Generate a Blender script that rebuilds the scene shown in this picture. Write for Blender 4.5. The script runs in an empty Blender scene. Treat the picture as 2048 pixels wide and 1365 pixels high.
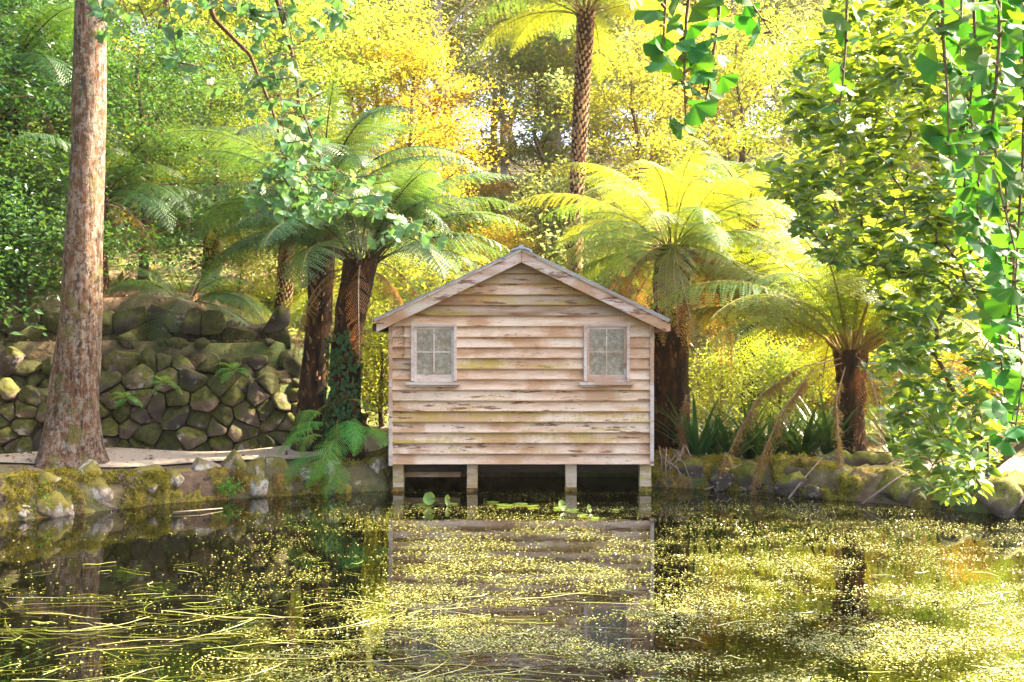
import bpy, math, random
import numpy as np
from mathutils import Vector, Matrix, noise

# ------------------------------------------------------------------ camera, sky, sun, exposure
scene = bpy.context.scene
COL = scene.collection
R = math.radians
CAM_Z = 2.3
FPX = 2048 * 35.0 / 36.0
cam_data = bpy.data.cameras.new('camera'); cam_data.lens = 35; cam_data.sensor_width = 36
cam_data.clip_start = 0.05; cam_data.clip_end = 600
cam = bpy.data.objects.new('camera', cam_data); COL.objects.link(cam)
cam.location = (0, 0, CAM_Z); cam.rotation_euler = (R(90), 0, 0)
scene.camera = cam
SUN_AZ, SUN_EL = 68.0, 46.0          # azimuth from +Y towards +X, elevation
world = bpy.data.worlds.new('World'); scene.world = world; world.use_nodes = True
wn = world.node_tree.nodes; wl = world.node_tree.links
sky = wn.new('ShaderNodeTexSky'); sky.sky_type = 'NISHITA'; sky.sun_disc = False
sky.sun_elevation = R(SUN_EL); sky.sun_rotation = R(SUN_AZ)
sky.air_density = 0.6; sky.dust_density = 5.0; sky.ozone_density = 0.0
wn['Background'].inputs['Strength'].default_value = 0.15
wl.new(sky.outputs[0], wn['Background'].inputs['Color'])
sd = Vector((math.sin(R(SUN_AZ)) * math.cos(R(SUN_EL)), math.cos(R(SUN_AZ)) * math.cos(R(SUN_EL)), math.sin(R(SUN_EL))))
sl = bpy.data.lights.new('sun', 'SUN'); sl.energy = 5.0; sl.angle = R(0.6); sl.color = (1.0, 0.86, 0.60)
sun = bpy.data.objects.new('sun', sl); COL.objects.link(sun)
sun.rotation_euler = sd.to_track_quat('Z', 'Y').to_euler(); sun.location = sd * 80
scene.view_settings.view_transform = 'Standard'; scene.view_settings.look = 'None'
scene.view_settings.exposure = 2.8; scene.view_settings.gamma = 1.0
scene.view_settings.use_curve_mapping = False
cy = scene.cycles
cy.max_bounces = 8; cy.diffuse_bounces = 5; cy.glossy_bounces = 3; cy.transmission_bounces = 5
cy.transparent_max_bounces = 4; cy.caustics_reflective = False; cy.caustics_refractive = False
cy.use_denoising = True; cy.sample_clamp_indirect = 6.0; cy.volume_bounces = 0

# ------------------------------------------------------------------ pixel helpers (2048 px wide photograph)
def at(px, py, Y):
    return Vector(((px - 1024) / FPX * Y, Y, CAM_Z - (py - 682.5) / FPX * Y))
def on(px, py, z=0.0):
    Y = (CAM_Z - z) * FPX / (py - 682.5)
    return Vector(((px - 1024) / FPX * Y, Y, z))

# ------------------------------------------------------------------ objects
def link(o, parent=None):
    COL.objects.link(o)
    if parent is not None: o.parent = parent
    return o
def thing(name, label, cat, loc=(0, 0, 0), group=None):
    o = bpy.data.objects.new(name, None); COL.objects.link(o); o.location = loc
    o.empty_display_size = 0.2
    o['label'] = label; o['category'] = cat
    if group: o['group'] = group
    return o
def tag(o, label, cat, group=None):
    o['label'] = label; o['category'] = cat
    if group: o['group'] = group
    return o
def mesh(name, verts, faces, mats, smooth=False, midx=None):
    me = bpy.data.meshes.new(name)
    if isinstance(faces, np.ndarray):
        v = np.ascontiguousarray(verts, dtype=np.float32); f = np.ascontiguousarray(faces, dtype=np.int32)
        n, k = f.shape
        me.vertices.add(len(v)); me.vertices.foreach_set('co', v.ravel())
        me.loops.add(n * k); me.loops.foreach_set('vertex_index', f.ravel())
        me.polygons.add(n); me.polygons.foreach_set('loop_start', np.arange(0, n * k, k, dtype=np.int32))
        me.update(calc_edges=True)
    else:
        me.from_pydata([tuple(p) for p in verts], [], [tuple(q) for q in faces])
    for m in (mats if isinstance(mats, (list, tuple)) else [mats]): me.materials.append(m)
    if midx is not None: me.polygons.foreach_set('material_index', np.asarray(midx, dtype=np.int32))
    me.polygons.foreach_set('use_smooth', np.full(len(me.polygons), smooth, dtype=bool))
    me.update()
    return me
def obj(name, me, parent=None, loc=(0, 0, 0), rot=(0, 0, 0), sc=(1, 1, 1)):
    o = bpy.data.objects.new(name, me); link(o, parent)
    o.location = loc; o.rotation_euler = rot; o.scale = sc
    return o
def wobj(name, me, parent):                  # mesh written in world coordinates under a thing
    return obj(name, me, parent, loc=-Vector(parent.location))
def setting(name, me, kind='structure'):
    o = obj(name, me); o['kind'] = kind
    return o

class MB:                                    # collects shapes for one mesh
    def __init__(s): s.v = []; s.f = []; s.m = []
    def add(s, v, f, m=0):
        b = len(s.v); s.v.extend([tuple(p) for p in v]); s.f.extend([tuple(i + b for i in q) for q in f]); s.m.extend([m] * len(f))
    def box(s, x0, x1, y0, y1, z0, z1, m=0):
        s.add([(x0, y0, z0), (x1, y0, z0), (x1, y1, z0), (x0, y1, z0), (x0, y0, z1), (x1, y0, z1), (x1, y1, z1), (x0, y1, z1)],
              [(0, 3, 2, 1), (4, 5, 6, 7), (0, 1, 5, 4), (1, 2, 6, 5), (2, 3, 7, 6), (3, 0, 4, 7)], m)
    def tube(s, pts, rad, sides=6, m=0, cap=True):
        v, f = tube(pts, rad, sides, cap); s.add(v, f, m)
    def mesh(s, name, mats, smooth=False): return mesh(name, s.v, s.f, mats, smooth, s.m)

def tube(pts, rad, sides=6, cap=True):
    pts = [Vector(p) for p in pts]; n = len(pts)
    if not hasattr(rad, '__len__'): rad = [rad] * n
    v = []; f = []
    ref = Vector((0.31, 0.95, 0.05))
    for i, p in enumerate(pts):
        t = (pts[min(i + 1, n - 1)] - pts[max(i - 1, 0)])
        if t.length < 1e-9: t = Vector((0, 0, 1))
        t.normalize()
        a = t.cross(ref)
        if a.length < 1e-3: a = t.cross(Vector((1, 0, 0)))
        a.normalize(); b = t.cross(a)
        for k in range(sides):
            w = 2 * math.pi * k / sides
            v.append(p + (a * math.cos(w) + b * math.sin(w)) * rad[i])
    for i in range(n - 1):
        for k in range(sides):
            k2 = (k + 1) % sides
            f.append((i * sides + k, i * sides + k2, (i + 1) * sides + k2, (i + 1) * sides + k))
    if cap:
        f.append(tuple(range(sides - 1, -1, -1))); f.append(tuple((n - 1) * sides + k for k in range(sides)))
    return v, f

def norm(a): return a / np.maximum(np.linalg.norm(a, axis=1, keepdims=True), 1e-9)
# leaf templates: x = across (-.5 .. .5), y = along (0..1), z = lift
T_DIAMOND = (np.array([(0, 0, 0), (.5, .42, .08), (0, 1, -.04), (-.5, .42, .08)]), np.array([(0, 1, 2, 3)]))
T_OVAL = (np.array([(0, 0, 0), (0, .33, -.02), (0, .68, -.03), (0, 1, -.12), (.40, .24, .05), (.5, .52, .05), (.30, .82, 0), (-.40, .24, .05), (-.5, .52, .05), (-.30, .82, 0)]),
          np.array([(0, 4, 1), (1, 4, 5), (1, 5, 2), (2, 5, 6), (2, 6, 3), (0, 1, 7), (1, 8, 7), (1, 2, 8), (2, 9, 8), (2, 3, 9)]))
def leaves(tmpl, P, D, N, L, W):
    tv, tf = tmpl
    D = norm(D); S = norm(np.cross(D, N)); N = np.cross(S, D)
    L = np.asarray(L).reshape(-1, 1, 1); W = np.asarray(W).reshape(-1, 1, 1)
    v = P[:, None, :] + D[:, None, :] * (tv[None, :, 1:2] * L) + S[:, None, :] * (tv[None, :, 0:1] * W) + N[:, None, :] * (tv[None, :, 2:3] * L)
    n = len(P); k = len(tv)
    f = tf[None] + (np.arange(n) * k)[:, None, None]
    return v.reshape(-1, 3), f.reshape(-1, tf.shape[1])
def fbm(p, s=1.0, o=3): return noise.fractal(Vector(p) * s, 1.0, 2.0, o)

# ------------------------------------------------------------------ materials
def new_mat(name):
    m = bpy.data.materials.new(name); m.use_nodes = True
    nt = m.node_tree; b = nt.nodes['Principled BSDF']
    return m, nt, b
def N_(nt, t, **kw):
    n = nt.nodes.new(t)
    for k, v in kw.items(): setattr(n, k, v)
    return n
def noise_node(nt, scale, detail=4, rough=.6, vec=None, dist=0.0, dim='3D'):
    n = N_(nt, 'ShaderNodeTexNoise'); n.noise_dimensions = dim
    n.inputs['Scale'].default_value = scale; n.inputs['Detail'].default_value = detail
    n.inputs['Roughness'].default_value = rough; n.inputs['Distortion'].default_value = dist
    if vec is not None: nt.links.new(vec, n.inputs['Vector'])
    return n
def ramp(nt, fac, stops):
    n = N_(nt, 'ShaderNodeValToRGB'); e = n.color_ramp.elements
    while len(e) < len(stops): e.new(.5)
    for q, (p, c) in zip(e, stops):
        q.position = p; q.color = (*c, 1) if len(c) == 3 else c
    nt.links.new(fac, n.inputs[0]); return n
def bw(nt, fac, a, b): return ramp(nt, fac, [(a, (0, 0, 0)), (b, (1, 1, 1))]).outputs[0]
def mix(nt, fac, a, b, mode='MIX'):
    n = N_(nt, 'ShaderNodeMix'); n.data_type = 'RGBA'; n.blend_type = mode
    for s, x in ((0, fac), (6, a), (7, b)):
        if isinstance(x, (int, float)): n.inputs[s].default_value = x
        elif isinstance(x, tuple): n.inputs[s].default_value = (*x, 1)
        else: nt.links.new(x, n.inputs[s])
    return n.outputs[2]
def math_(nt, op, a, b=0.0):
    n = N_(nt, 'ShaderNodeMath'); n.operation = op
    for s, x in ((0, a), (1, b)):
        if isinstance(x, (int, float)): n.inputs[s].default_value = x
        else: nt.links.new(x, n.inputs[s])
    return n.outputs[0]
def coords(nt, scale=(1, 1, 1), kind='Object', rnd=0.0):
    t = N_(nt, 'ShaderNodeTexCoord'); mp = N_(nt, 'ShaderNodeMapping'); mp.inputs['Scale'].default_value = scale
    nt.links.new(t.outputs[kind], mp.inputs['Vector'])
    if rnd:
        oi = N_(nt, 'ShaderNodeObjectInfo'); s = math_(nt, 'MULTIPLY', oi.outputs['Random'], rnd)
        c = N_(nt, 'ShaderNodeCombineXYZ')
        for i in range(3): nt.links.new(s, c.inputs[i])
        nt.links.new(c.outputs[0], mp.inputs['Location'])
    return mp.outputs[0]
def bump(nt, b, h, strength=.5, dist=.02):
    n = N_(nt, 'ShaderNodeBump'); n.inputs['Strength'].default_value = strength; n.inputs['Distance'].default_value = dist
    nt.links.new(h, n.inputs['Height']); nt.links.new(n.outputs[0], b.inputs['Normal'])

def leaf_mat(name, cols, trans, tf=.5, rough=.45, spec=.35, tvar=.25):
    """cols: list of leaf colours picked per leaf; trans: colour of the light that shines through"""
    m, nt, b = new_mat(name)
    g = N_(nt, 'ShaderNodeNewGeometry'); oi = N_(nt, 'ShaderNodeObjectInfo')
    k = len(cols)
    r = ramp(nt, g.outputs['Random Per Island'], [(i / max(k - 1, 1), c) for i, c in enumerate(cols)])
    hs = N_(nt, 'ShaderNodeHueSaturation')
    nt.links.new(r.outputs[0], hs.inputs['Color'])
    hv = math_(nt, 'ADD', math_(nt, 'MULTIPLY', oi.outputs['Random'], .05), .475); nt.links.new(hv, hs.inputs['Hue'])
    vv = math_(nt, 'ADD', math_(nt, 'MULTIPLY', oi.outputs['Random'], .5), .75); nt.links.new(vv, hs.inputs['Value'])
    nt.links.new(hs.outputs[0], b.inputs['Base Color'])
    b.inputs['Roughness'].default_value = rough; b.inputs['Specular IOR Level'].default_value = spec
    tr = N_(nt, 'ShaderNodeBsdfTranslucent')
    tc = mix(nt, math_(nt, 'MULTIPLY', g.outputs['Random Per Island'], tvar), trans, tuple(min(1, x * s) for x, s in zip(trans, (1.25, .8, .6))))
    hs2 = N_(nt, 'ShaderNodeHueSaturation'); nt.links.new(tc, hs2.inputs['Color']); nt.links.new(hv, hs2.inputs['Hue'])
    nt.links.new(hs2.outputs[0], tr.inputs['Color'])
    ms = N_(nt, 'ShaderNodeMixShader'); ms.inputs[0].default_value = tf
    nt.links.new(b.outputs[0], ms.inputs[1]); nt.links.new(tr.outputs[0], ms.inputs[2])
    nt.links.new(ms.outputs[0], nt.nodes['Material Output'].inputs['Surface'])
    return m
def solid_mat(name, stops, scale=6, stretch=(1, 1, 1), rough=.85, bmp=.5, bd=.02, rnd=7.0, detail=5, spec=.3, kind='Object'):
    m, nt, b = new_mat(name)
    c = coords(nt, stretch, kind, rnd); n = noise_node(nt, scale, detail, .65, c)
    nt.links.new(ramp(nt, n.outputs['Fac'], stops).outputs[0], b.inputs['Base Color'])
    b.inputs['Roughness'].default_value = rough; b.inputs['Specular IOR Level'].default_value = spec
    n2 = noise_node(nt, scale * 3, 4, .7, c)
    if bmp: bump(nt, b, n2.outputs['Fac'], bmp, bd)
    return m

M = {}
# translucent foliage
M['far'] = leaf_mat('far_leaf', [(.04, .09, .02), (.07, .12, .03), (.10, .12, .03)], (.42, .47, .13), .46)
M['bright'] = leaf_mat('bright_leaf', [(.06, .13, .015), (.10, .17, .02), (.14, .16, .02)], (.49, .54, .05), .48)
M['gold'] = leaf_mat('gold_leaf', [(.16, .14, .02), (.22, .15, .02), (.10, .14, .02)], (.74, .48, .03), .48)
M['maple'] = leaf_mat('maple_leaf', [(.02, .065, .015), (.035, .09, .02), (.05, .10, .022)], (.16, .30, .035), .3)
M['dark'] = leaf_mat('dark_leaf', [(.012, .05, .018), (.025, .08, .025), (.04, .10, .03)], (.12, .28, .04), .3, .35)
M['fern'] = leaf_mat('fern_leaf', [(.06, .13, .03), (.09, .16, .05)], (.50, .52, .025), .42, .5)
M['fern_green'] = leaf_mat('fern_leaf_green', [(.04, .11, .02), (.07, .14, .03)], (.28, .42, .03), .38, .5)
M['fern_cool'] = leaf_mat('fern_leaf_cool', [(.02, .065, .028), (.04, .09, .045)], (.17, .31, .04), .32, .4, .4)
M['fern_dark'] = leaf_mat('fern_leaf_dark', [(.014, .05, .014), (.028, .07, .02)], (.14, .28, .025), .3)  # leaf colour lowered to stand for shade on the left
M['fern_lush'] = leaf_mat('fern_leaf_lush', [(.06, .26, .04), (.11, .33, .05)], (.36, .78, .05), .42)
M['fern_dead'] = leaf_mat('fern_leaf_dead', [(.15, .095, .05), (.24, .165, .10)], (.60, .31, .06), .38, .8, .1)
M['shrub'] = leaf_mat('shrub_leaf', [(.025, .10, .04), (.04, .14, .045), (.08, .17, .04)], (.29, .47, .02), .42, .34, .35, .5)
M['ginkgo'] = leaf_mat('ginkgo_leaf', [(.018, .085, .014), (.03, .12, .018), (.05, .13, .015)], (.11, .33, .012), .38, .55, .2)
M['ginkgo_pale'] = leaf_mat('ginkgo_leaf_pale', [(.05, .14, .055), (.10, .18, .07)], (.18, .36, .07), .36, .5, .35)
M['strap'] = leaf_mat('strap_leaf', [(.015, .06, .02), (.03, .10, .03)], (.16, .36, .05), .25, .3, .5)
M['ivy'] = leaf_mat('ivy_leaf', [(.02, .08, .03), (.04, .12, .04)], (.14, .3, .05), .25, .5, .2)
M['moss_tuft'] = leaf_mat('moss_tuft', [(.22, .19, .02), (.36, .26, .035), (.12, .15, .02)], (.40, .38, .04), .3, .8, .1)
M['litter'] = leaf_mat('litter_leaf', [(.16, .08, .04), (.25, .15, .08), (.10, .06, .04)], (.4, .2, .05), .2, .8, .15)
M['weed'] = leaf_mat('pond_weed', [(.12, .16, .02), (.26, .28, .05), (.44, .42, .16), (.16, .13, .03), (.34, .28, .08)], (.5, .5, .08), .2, .2, .7)  # palest leaf tones stand for sky glints on the weed
M['floatgrass'] = leaf_mat('floating_grass', [(.05, .08, .015), (.14, .18, .03), (.26, .28, .06), (.40, .38, .16)], (.4, .45, .06), .25, .25, .5)
M['lily'] = leaf_mat('lily_leaf', [(.10, .22, .04), (.18, .28, .05)], (.5, .6, .05), .35, .3, .5)
# bark and wood
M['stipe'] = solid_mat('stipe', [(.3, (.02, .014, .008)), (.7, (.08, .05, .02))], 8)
M['stipe_lit'] = solid_mat('stipe_sunlit', [(.3, (.14, .09, .02)), (.7, (.26, .20, .05))], 8)  # stipe colour lightened as if sunlit
M['fern_trunk'] = solid_mat('fern_trunk', [(.38, (.008, .005, .003)), (.53, (.045, .019, .008)), (.70, (.17, .07, .025))], 7, (1, 1, .35), .95, .9, .05)
M['fern_stub'] = solid_mat('fern_stub', [(.38, (.06, .028, .012)), (.62, (.30, .15, .06))], 5, (1, 1, .5), .9, .6, .03)
M['fern_stub_lit'] = solid_mat('fern_stub_lit', [(.38, (.16, .075, .03)), (.62, (.44, .25, .11))], 5, (1, 1, .5), .9, .6, .03)  # stub colour lightened so the spiral trunks look sunlit
M['bark'] = solid_mat('bark', [(.3, (.06, .035, .02)), (.6, (.16, .09, .05)), (.8, (.25, .16, .09))], 5, (1, 1, .25), .95, .8, .04)
M['pale_bark'] = solid_mat('pale_bark', [(.3, (.25, .18, .15)), (.7, (.5, .42, .38))], 2, (1, 1, .3), .9, .4, .03)
M['twig'] = solid_mat('twig', [(.3, (.07, .05, .03)), (.7, (.20, .15, .09))], 12, (1, 1, 1), .9, .4, .01)
M['dead_twig'] = solid_mat('dead_twig', [(.3, (.20, .14, .10)), (.7, (.38, .29, .22))], 12, (1, 1, 1), .9, .4, .01)
def mat_lichen_bark():
    m, nt, b = new_mat('lichen_bark')
    c = coords(nt, (1, 1, 1)); cs = coords(nt, (1, 1, .16))
    n1 = noise_node(nt, 11, 6, .7, cs, .6)
    base = ramp(nt, n1.outputs['Fac'], [(.38, (.018, .009, .006)), (.45, (.10, .045, .02)), (.56, (.22, .098, .042)), (.68, (.19, .12, .08))]).outputs[0]
    spot = noise_node(nt, 13, 6, .75, coords(nt, (1, 1, .55))); sp = bw(nt, spot.outputs['Fac'], .46, .57)
    big = noise_node(nt, 1.3, 3, .6, c); sep = N_(nt, 'ShaderNodeSeparateXYZ'); nt.links.new(c, sep.inputs[0])
    side = bw(nt, math_(nt, 'ADD', math_(nt, 'MULTIPLY', sep.outputs[0], .55), math_(nt, 'MULTIPLY', big.outputs['Fac'], 1.0)), .42, .72)
    col = mix(nt, math_(nt, 'MULTIPLY', sp, math_(nt, 'ADD', math_(nt, 'MULTIPLY', side, .55), .42)), base, (.50, .45, .37))
    n3 = noise_node(nt, 20, 3, .6, c)
    col = mix(nt, math_(nt, 'MULTIPLY', bw(nt, n3.outputs['Fac'], .56, .60), .8), col, (.05, .04, .03))
    n4 = noise_node(nt, 2.4, 4, .6, c)
    col = mix(nt, math_(nt, 'MULTIPLY', bw(nt, n4.outputs['Fac'], .57, .64), .7), col, (.13, .12, .02))
    nt.links.new(col, b.inputs['Base Color']); b.inputs['Roughness'].default_value = .95
    bump(nt, b, math_(nt, 'ADD', n1.outputs['Fac'], math_(nt, 'MULTIPLY', spot.outputs['Fac'], .4)), 1.0, .10)
    return m
M['lichen_bark'] = mat_lichen_bark()
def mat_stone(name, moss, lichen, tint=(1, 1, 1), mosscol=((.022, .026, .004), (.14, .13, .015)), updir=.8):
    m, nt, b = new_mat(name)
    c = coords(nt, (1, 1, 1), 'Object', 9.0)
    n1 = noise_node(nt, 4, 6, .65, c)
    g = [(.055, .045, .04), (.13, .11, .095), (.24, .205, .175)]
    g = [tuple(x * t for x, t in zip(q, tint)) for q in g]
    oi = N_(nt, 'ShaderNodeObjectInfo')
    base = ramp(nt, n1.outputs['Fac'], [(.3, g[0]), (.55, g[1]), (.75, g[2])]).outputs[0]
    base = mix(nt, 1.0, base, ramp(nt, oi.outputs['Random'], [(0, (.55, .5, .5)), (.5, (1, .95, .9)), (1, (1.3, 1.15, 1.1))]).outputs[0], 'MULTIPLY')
    if lichen:
        n2 = noise_node(nt, 5, 3, .55, c)
        base = mix(nt, bw(nt, n2.outputs['Fac'], .60 - lichen * .12, .74 - lichen * .12), base, (.50, .47, .40))
    geo = N_(nt, 'ShaderNodeNewGeometry'); sep = N_(nt, 'ShaderNodeSeparateXYZ'); nt.links.new(geo.outputs['Normal'], sep.inputs[0])
    n3 = noise_node(nt, 2.2, 5, .65, c)
    mv = math_(nt, 'ADD', n3.outputs['Fac'], math_(nt, 'MULTIPLY', sep.outputs[2], updir * .3))
    mv = math_(nt, 'ADD', mv, math_(nt, 'MULTIPLY', oi.outputs['Random'], .22))
    f = bw(nt, mv, .98 - moss * .55, 1.10 - moss * .55)
    n4 = noise_node(nt, 14, 4, .7, c)
    mossc = ramp(nt, n4.outputs['Fac'], [(.3, mosscol[0]), (.7, mosscol[1])]).outputs[0]
    nt.links.new(mix(nt, f, base, mossc), b.inputs['Base Color']); b.inputs['Roughness'].default_value = .9
    n5 = noise_node(nt, 22, 5, .7, c)
    bump(nt, b, math_(nt, 'ADD', n1.outputs['Fac'], math_(nt, 'MULTIPLY', n5.outputs['Fac'], .5)), .7, .035)
    return m
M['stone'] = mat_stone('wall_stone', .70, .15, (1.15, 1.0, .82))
M['stone_mossy_shaded'] = mat_stone('mossy_shaded_wall_stone', .95, .1, (.6, .6, .6), ((.012, .015, .003), (.085, .08, .010)))  # mossier copy, stone and moss darkened to carry the upper tiers' shade
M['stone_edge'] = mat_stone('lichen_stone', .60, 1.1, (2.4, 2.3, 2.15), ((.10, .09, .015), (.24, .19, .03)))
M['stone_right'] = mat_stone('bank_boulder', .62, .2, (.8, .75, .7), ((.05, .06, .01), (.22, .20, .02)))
def mat_ground():
    m, nt, b = new_mat('forest_floor')
    c = coords(nt); n1 = noise_node(nt, .35, 5, .6, c); n2 = noise_node(nt, 5, 6, .7, c)
    lit = ramp(nt, n2.outputs['Fac'], [(.3, (.05, .03, .02)), (.5, (.14, .085, .05)), (.7, (.26, .17, .11))]).outputs[0]
    gr = ramp(nt, n2.outputs['Fac'], [(.3, (.03, .05, .012)), (.7, (.11, .14, .03))]).outputs[0]
    nt.links.new(mix(nt, bw(nt, n1.outputs['Fac'], .42, .60), lit, gr), b.inputs['Base Color'])
    b.inputs['Roughness'].default_value = .95; bump(nt, b, n2.outputs['Fac'], .8, .05)
    return m
M['ground'] = mat_ground()
M['litter_soil'] = solid_mat('litter_soil', [(.36, (.012, .010, .006)), (.5, (.05, .035, .018)), (.64, (.10, .07, .03))], 9, (1, 1, 1), .95, 1.0, .06)
def mat_path():
    m, nt, b = new_mat('path_gravel')
    c = coords(nt); n1 = noise_node(nt, 1.2, 4, .6, c); n2 = noise_node(nt, 30, 4, .7, c); n3 = noise_node(nt, 5, 4, .6, c)
    col = ramp(nt, n2.outputs['Fac'], [(.3, (.30, .22, .16)), (.6, (.42, .34, .27)), (.8, (.52, .44, .36))]).outputs[0]
    col = mix(nt, bw(nt, n1.outputs['Fac'], .5, .75), col, (.24, .16, .10))
    col = mix(nt, math_(nt, 'MULTIPLY', bw(nt, n3.outputs['Fac'], .60, .66), .6), col, (.12, .08, .05))
    nt.links.new(col, b.inputs['Base Color']); b.inputs['Roughness'].default_value = .95
    bump(nt, b, n2.outputs['Fac'], .5, .01)
    return m
M['path'] = mat_path()
def mat_bank(name, gold):
    m, nt, b = new_mat(name)
    c = coords(nt); n1 = noise_node(nt, 2.3, 5, .65, c); n2 = noise_node(nt, 16, 5, .7, c); n3 = noise_node(nt, .9, 3, .6, c)
    moss = ramp(nt, n2.outputs['Fac'], [(.34, (.07, .075, .01)), (.5, (.24, .20, .022)), (.66, (.42, .29, .04))] if gold else [(.3, (.03, .045, .008)), (.55, (.09, .10, .015)), (.75, (.2, .17, .03))]).outputs[0]  # gold moss tones raised in place of direct sun
    rust = ramp(nt, n2.outputs['Fac'], [(.34, (.14, .07, .02)), (.64, (.46, .25, .06))]).outputs[0]
    soil = ramp(nt, n2.outputs['Fac'], [(.38, (.03, .02, .013)), (.52, (.11, .075, .05)), (.66, (.22, .16, .11))]).outputs[0]
    col = mix(nt, bw(nt, n1.outputs['Fac'], .43 if name == 'mossy_bank' else .36, .50 if name == 'mossy_bank' else .44), soil, moss)
    col = mix(nt, math_(nt, 'MULTIPLY', bw(nt, n3.outputs['Fac'], .48, .62), .75), col, rust)
    nt.links.new(col, b.inputs['Base Color']); b.inputs['Roughness'].default_value = .95
    bump(nt, b, math_(nt, 'ADD', n2.outputs['Fac'], n1.outputs['Fac']), 1.0, .10)
    return m
M['bank'] = mat_bank('mossy_bank', True); M['bank_dark'] = mat_bank('mossy_bank_right', True)
def mat_water():
    m, nt, b = new_mat('pond_water')
    c = coords(nt); b.inputs['Base Color'].default_value = (.0018, .002, .0008, 1)
    b.inputs['Roughness'].default_value = .01; b.inputs['IOR'].default_value = 2.9
    n1 = noise_node(nt, 2.2, 3, .55, coords(nt, (1, 1.6, 1))); n2 = noise_node(nt, 14, 2, .5, c)
    bump(nt, b, math_(nt, 'ADD', n1.outputs['Fac'], math_(nt, 'MULTIPLY', n2.outputs['Fac'], .10)), .05, .03)
    return m
M['water'] = mat_water()
def mat_board(name, lichen, peel, base=((.44, .225, .115), (.70, .455, .295), (.80, .61, .455))):
    m, nt, b = new_mat(name)
    c = coords(nt, (1, 1, 1), 'Object', 13.0); cs = coords(nt, (.30, 1, 2.2), 'Object', 13.0); cg = coords(nt, (.55, 1, 9), 'Object', 13.0)
    n1 = noise_node(nt, 3.4, 6, .65, cs); n2 = noise_node(nt, 7, 6, .7, cs); n3 = noise_node(nt, 2.2, 5, .65, cs); gr = noise_node(nt, 9, 6, .7, cg)
    n4 = noise_node(nt, 30, 3, .7, cs); n5 = noise_node(nt, 1.1, 4, .6, c)
    col = ramp(nt, n1.outputs['Fac'], [(.30, base[0]), (.43, base[1]), (.56, base[2])]).outputs[0]
    col = mix(nt, math_(nt, 'MULTIPLY', bw(nt, n5.outputs['Fac'], .50, .60), .65), col, (.46, .22, .09))
    n6 = noise_node(nt, 16, 4, .7, coords(nt, (1, 1, .5), 'Object', 13.0)); lv_ = math_(nt, 'ADD', n3.outputs['Fac'], math_(nt, 'MULTIPLY', math_(nt, 'SUBTRACT', n6.outputs['Fac'], .5), .45))
    col = mix(nt, math_(nt, 'MULTIPLY', bw(nt, lv_, .60 - .19 * lichen, .72 - .17 * lichen), .30 + .62 * lichen), col, (.50, .37, .05))
    col = mix(nt, math_(nt, 'MULTIPLY', bw(nt, n2.outputs['Fac'], .63 - .11 * peel, .655 - .11 * peel), .85), col, (.16, .06, .025))
    col = mix(nt, math_(nt, 'MULTIPLY', bw(nt, n4.outputs['Fac'], .60, .66), .5), col, (.24, .13, .07))
    col = mix(nt, math_(nt, 'MULTIPLY', bw(nt, gr.outputs['Fac'], .56, .74), .3), col, (.34, .20, .13))
    nt.links.new(col, b.inputs['Base Color']); b.inputs['Roughness'].default_value = .8; b.inputs['Specular IOR Level'].default_value = .25
    bump(nt, b, math_(nt, 'ADD', gr.outputs['Fac'], n2.outputs['Fac']), .5, .006)
    return m
M['board'] = mat_board('weatherboard_paint', 0, -.05); M['board_lichen'] = mat_board('weatherboard_lichen', .8, .2)
M['board_peel'] = mat_board('weatherboard_peeling', .3, .45); M['board_dark'] = mat_board('weatherboard_dark', .5, .3, ((.22, .13, .08), (.38, .25, .15), (.52, .38, .28)))  # last variant has darker base tones, mostly for the gable rows
M['trim'] = mat_board('trim_paint', 0, .1, ((.44, .31, .24), (.62, .49, .42), (.72, .62, .56)))
M['barge'] = mat_board('barge_paint', .15, .6, ((.40, .26, .18), (.58, .42, .33), (.66, .56, .50)))
M['post'] = mat_board('post_timber', .5, .2, ((.34, .23, .13), (.58, .44, .29), (.66, .54, .40)))
M['inner'] = solid_mat('dark_timber', [(.3, (.03, .02, .015)), (.7, (.10, .07, .05))], 5, (.3, 1, 1), .9, .4, .01)
M['metal'] = solid_mat('roof_metal', [(.3, (.20, .21, .22)), (.6, (.34, .35, .36)), (.8, (.30, .25, .20))], 3, (1, .3, 1), .55, .3, .01, spec=.5)
M['ridge'] = solid_mat('ridge_metal', [(.3, (.30, .33, .36)), (.7, (.46, .50, .54))], 3, (1, 1, 1), .5, .2, .01, spec=.5)
def mat_pane():
    m, nt, b = new_mat('dirty_glass')
    c = coords(nt, (1, 1, 1), 'Object', 5.0); n = noise_node(nt, 14, 6, .75, c); n2 = noise_node(nt, 55, 3, .6, c); n3 = noise_node(nt, 2.5, 3, .6, c)
    col = ramp(nt, n.outputs['Fac'], [(.36, (.22, .185, .13)), (.5, (.36, .315, .24)), (.62, (.52, .47, .38))]).outputs[0]
    col = mix(nt, math_(nt, 'MULTIPLY', bw(nt, n3.outputs['Fac'], .5, .7), .5), col, (.24, .19, .11))
    nt.links.new(col, b.inputs['Base Color']); b.inputs['Roughness'].default_value = .16
    b.inputs['Transmission Weight'].default_value = .12; b.inputs['Specular IOR Level'].default_value = .35
    bump(nt, b, n2.outputs['Fac'], .5, .004)
    return m
M['pane'] = mat_pane()

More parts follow.
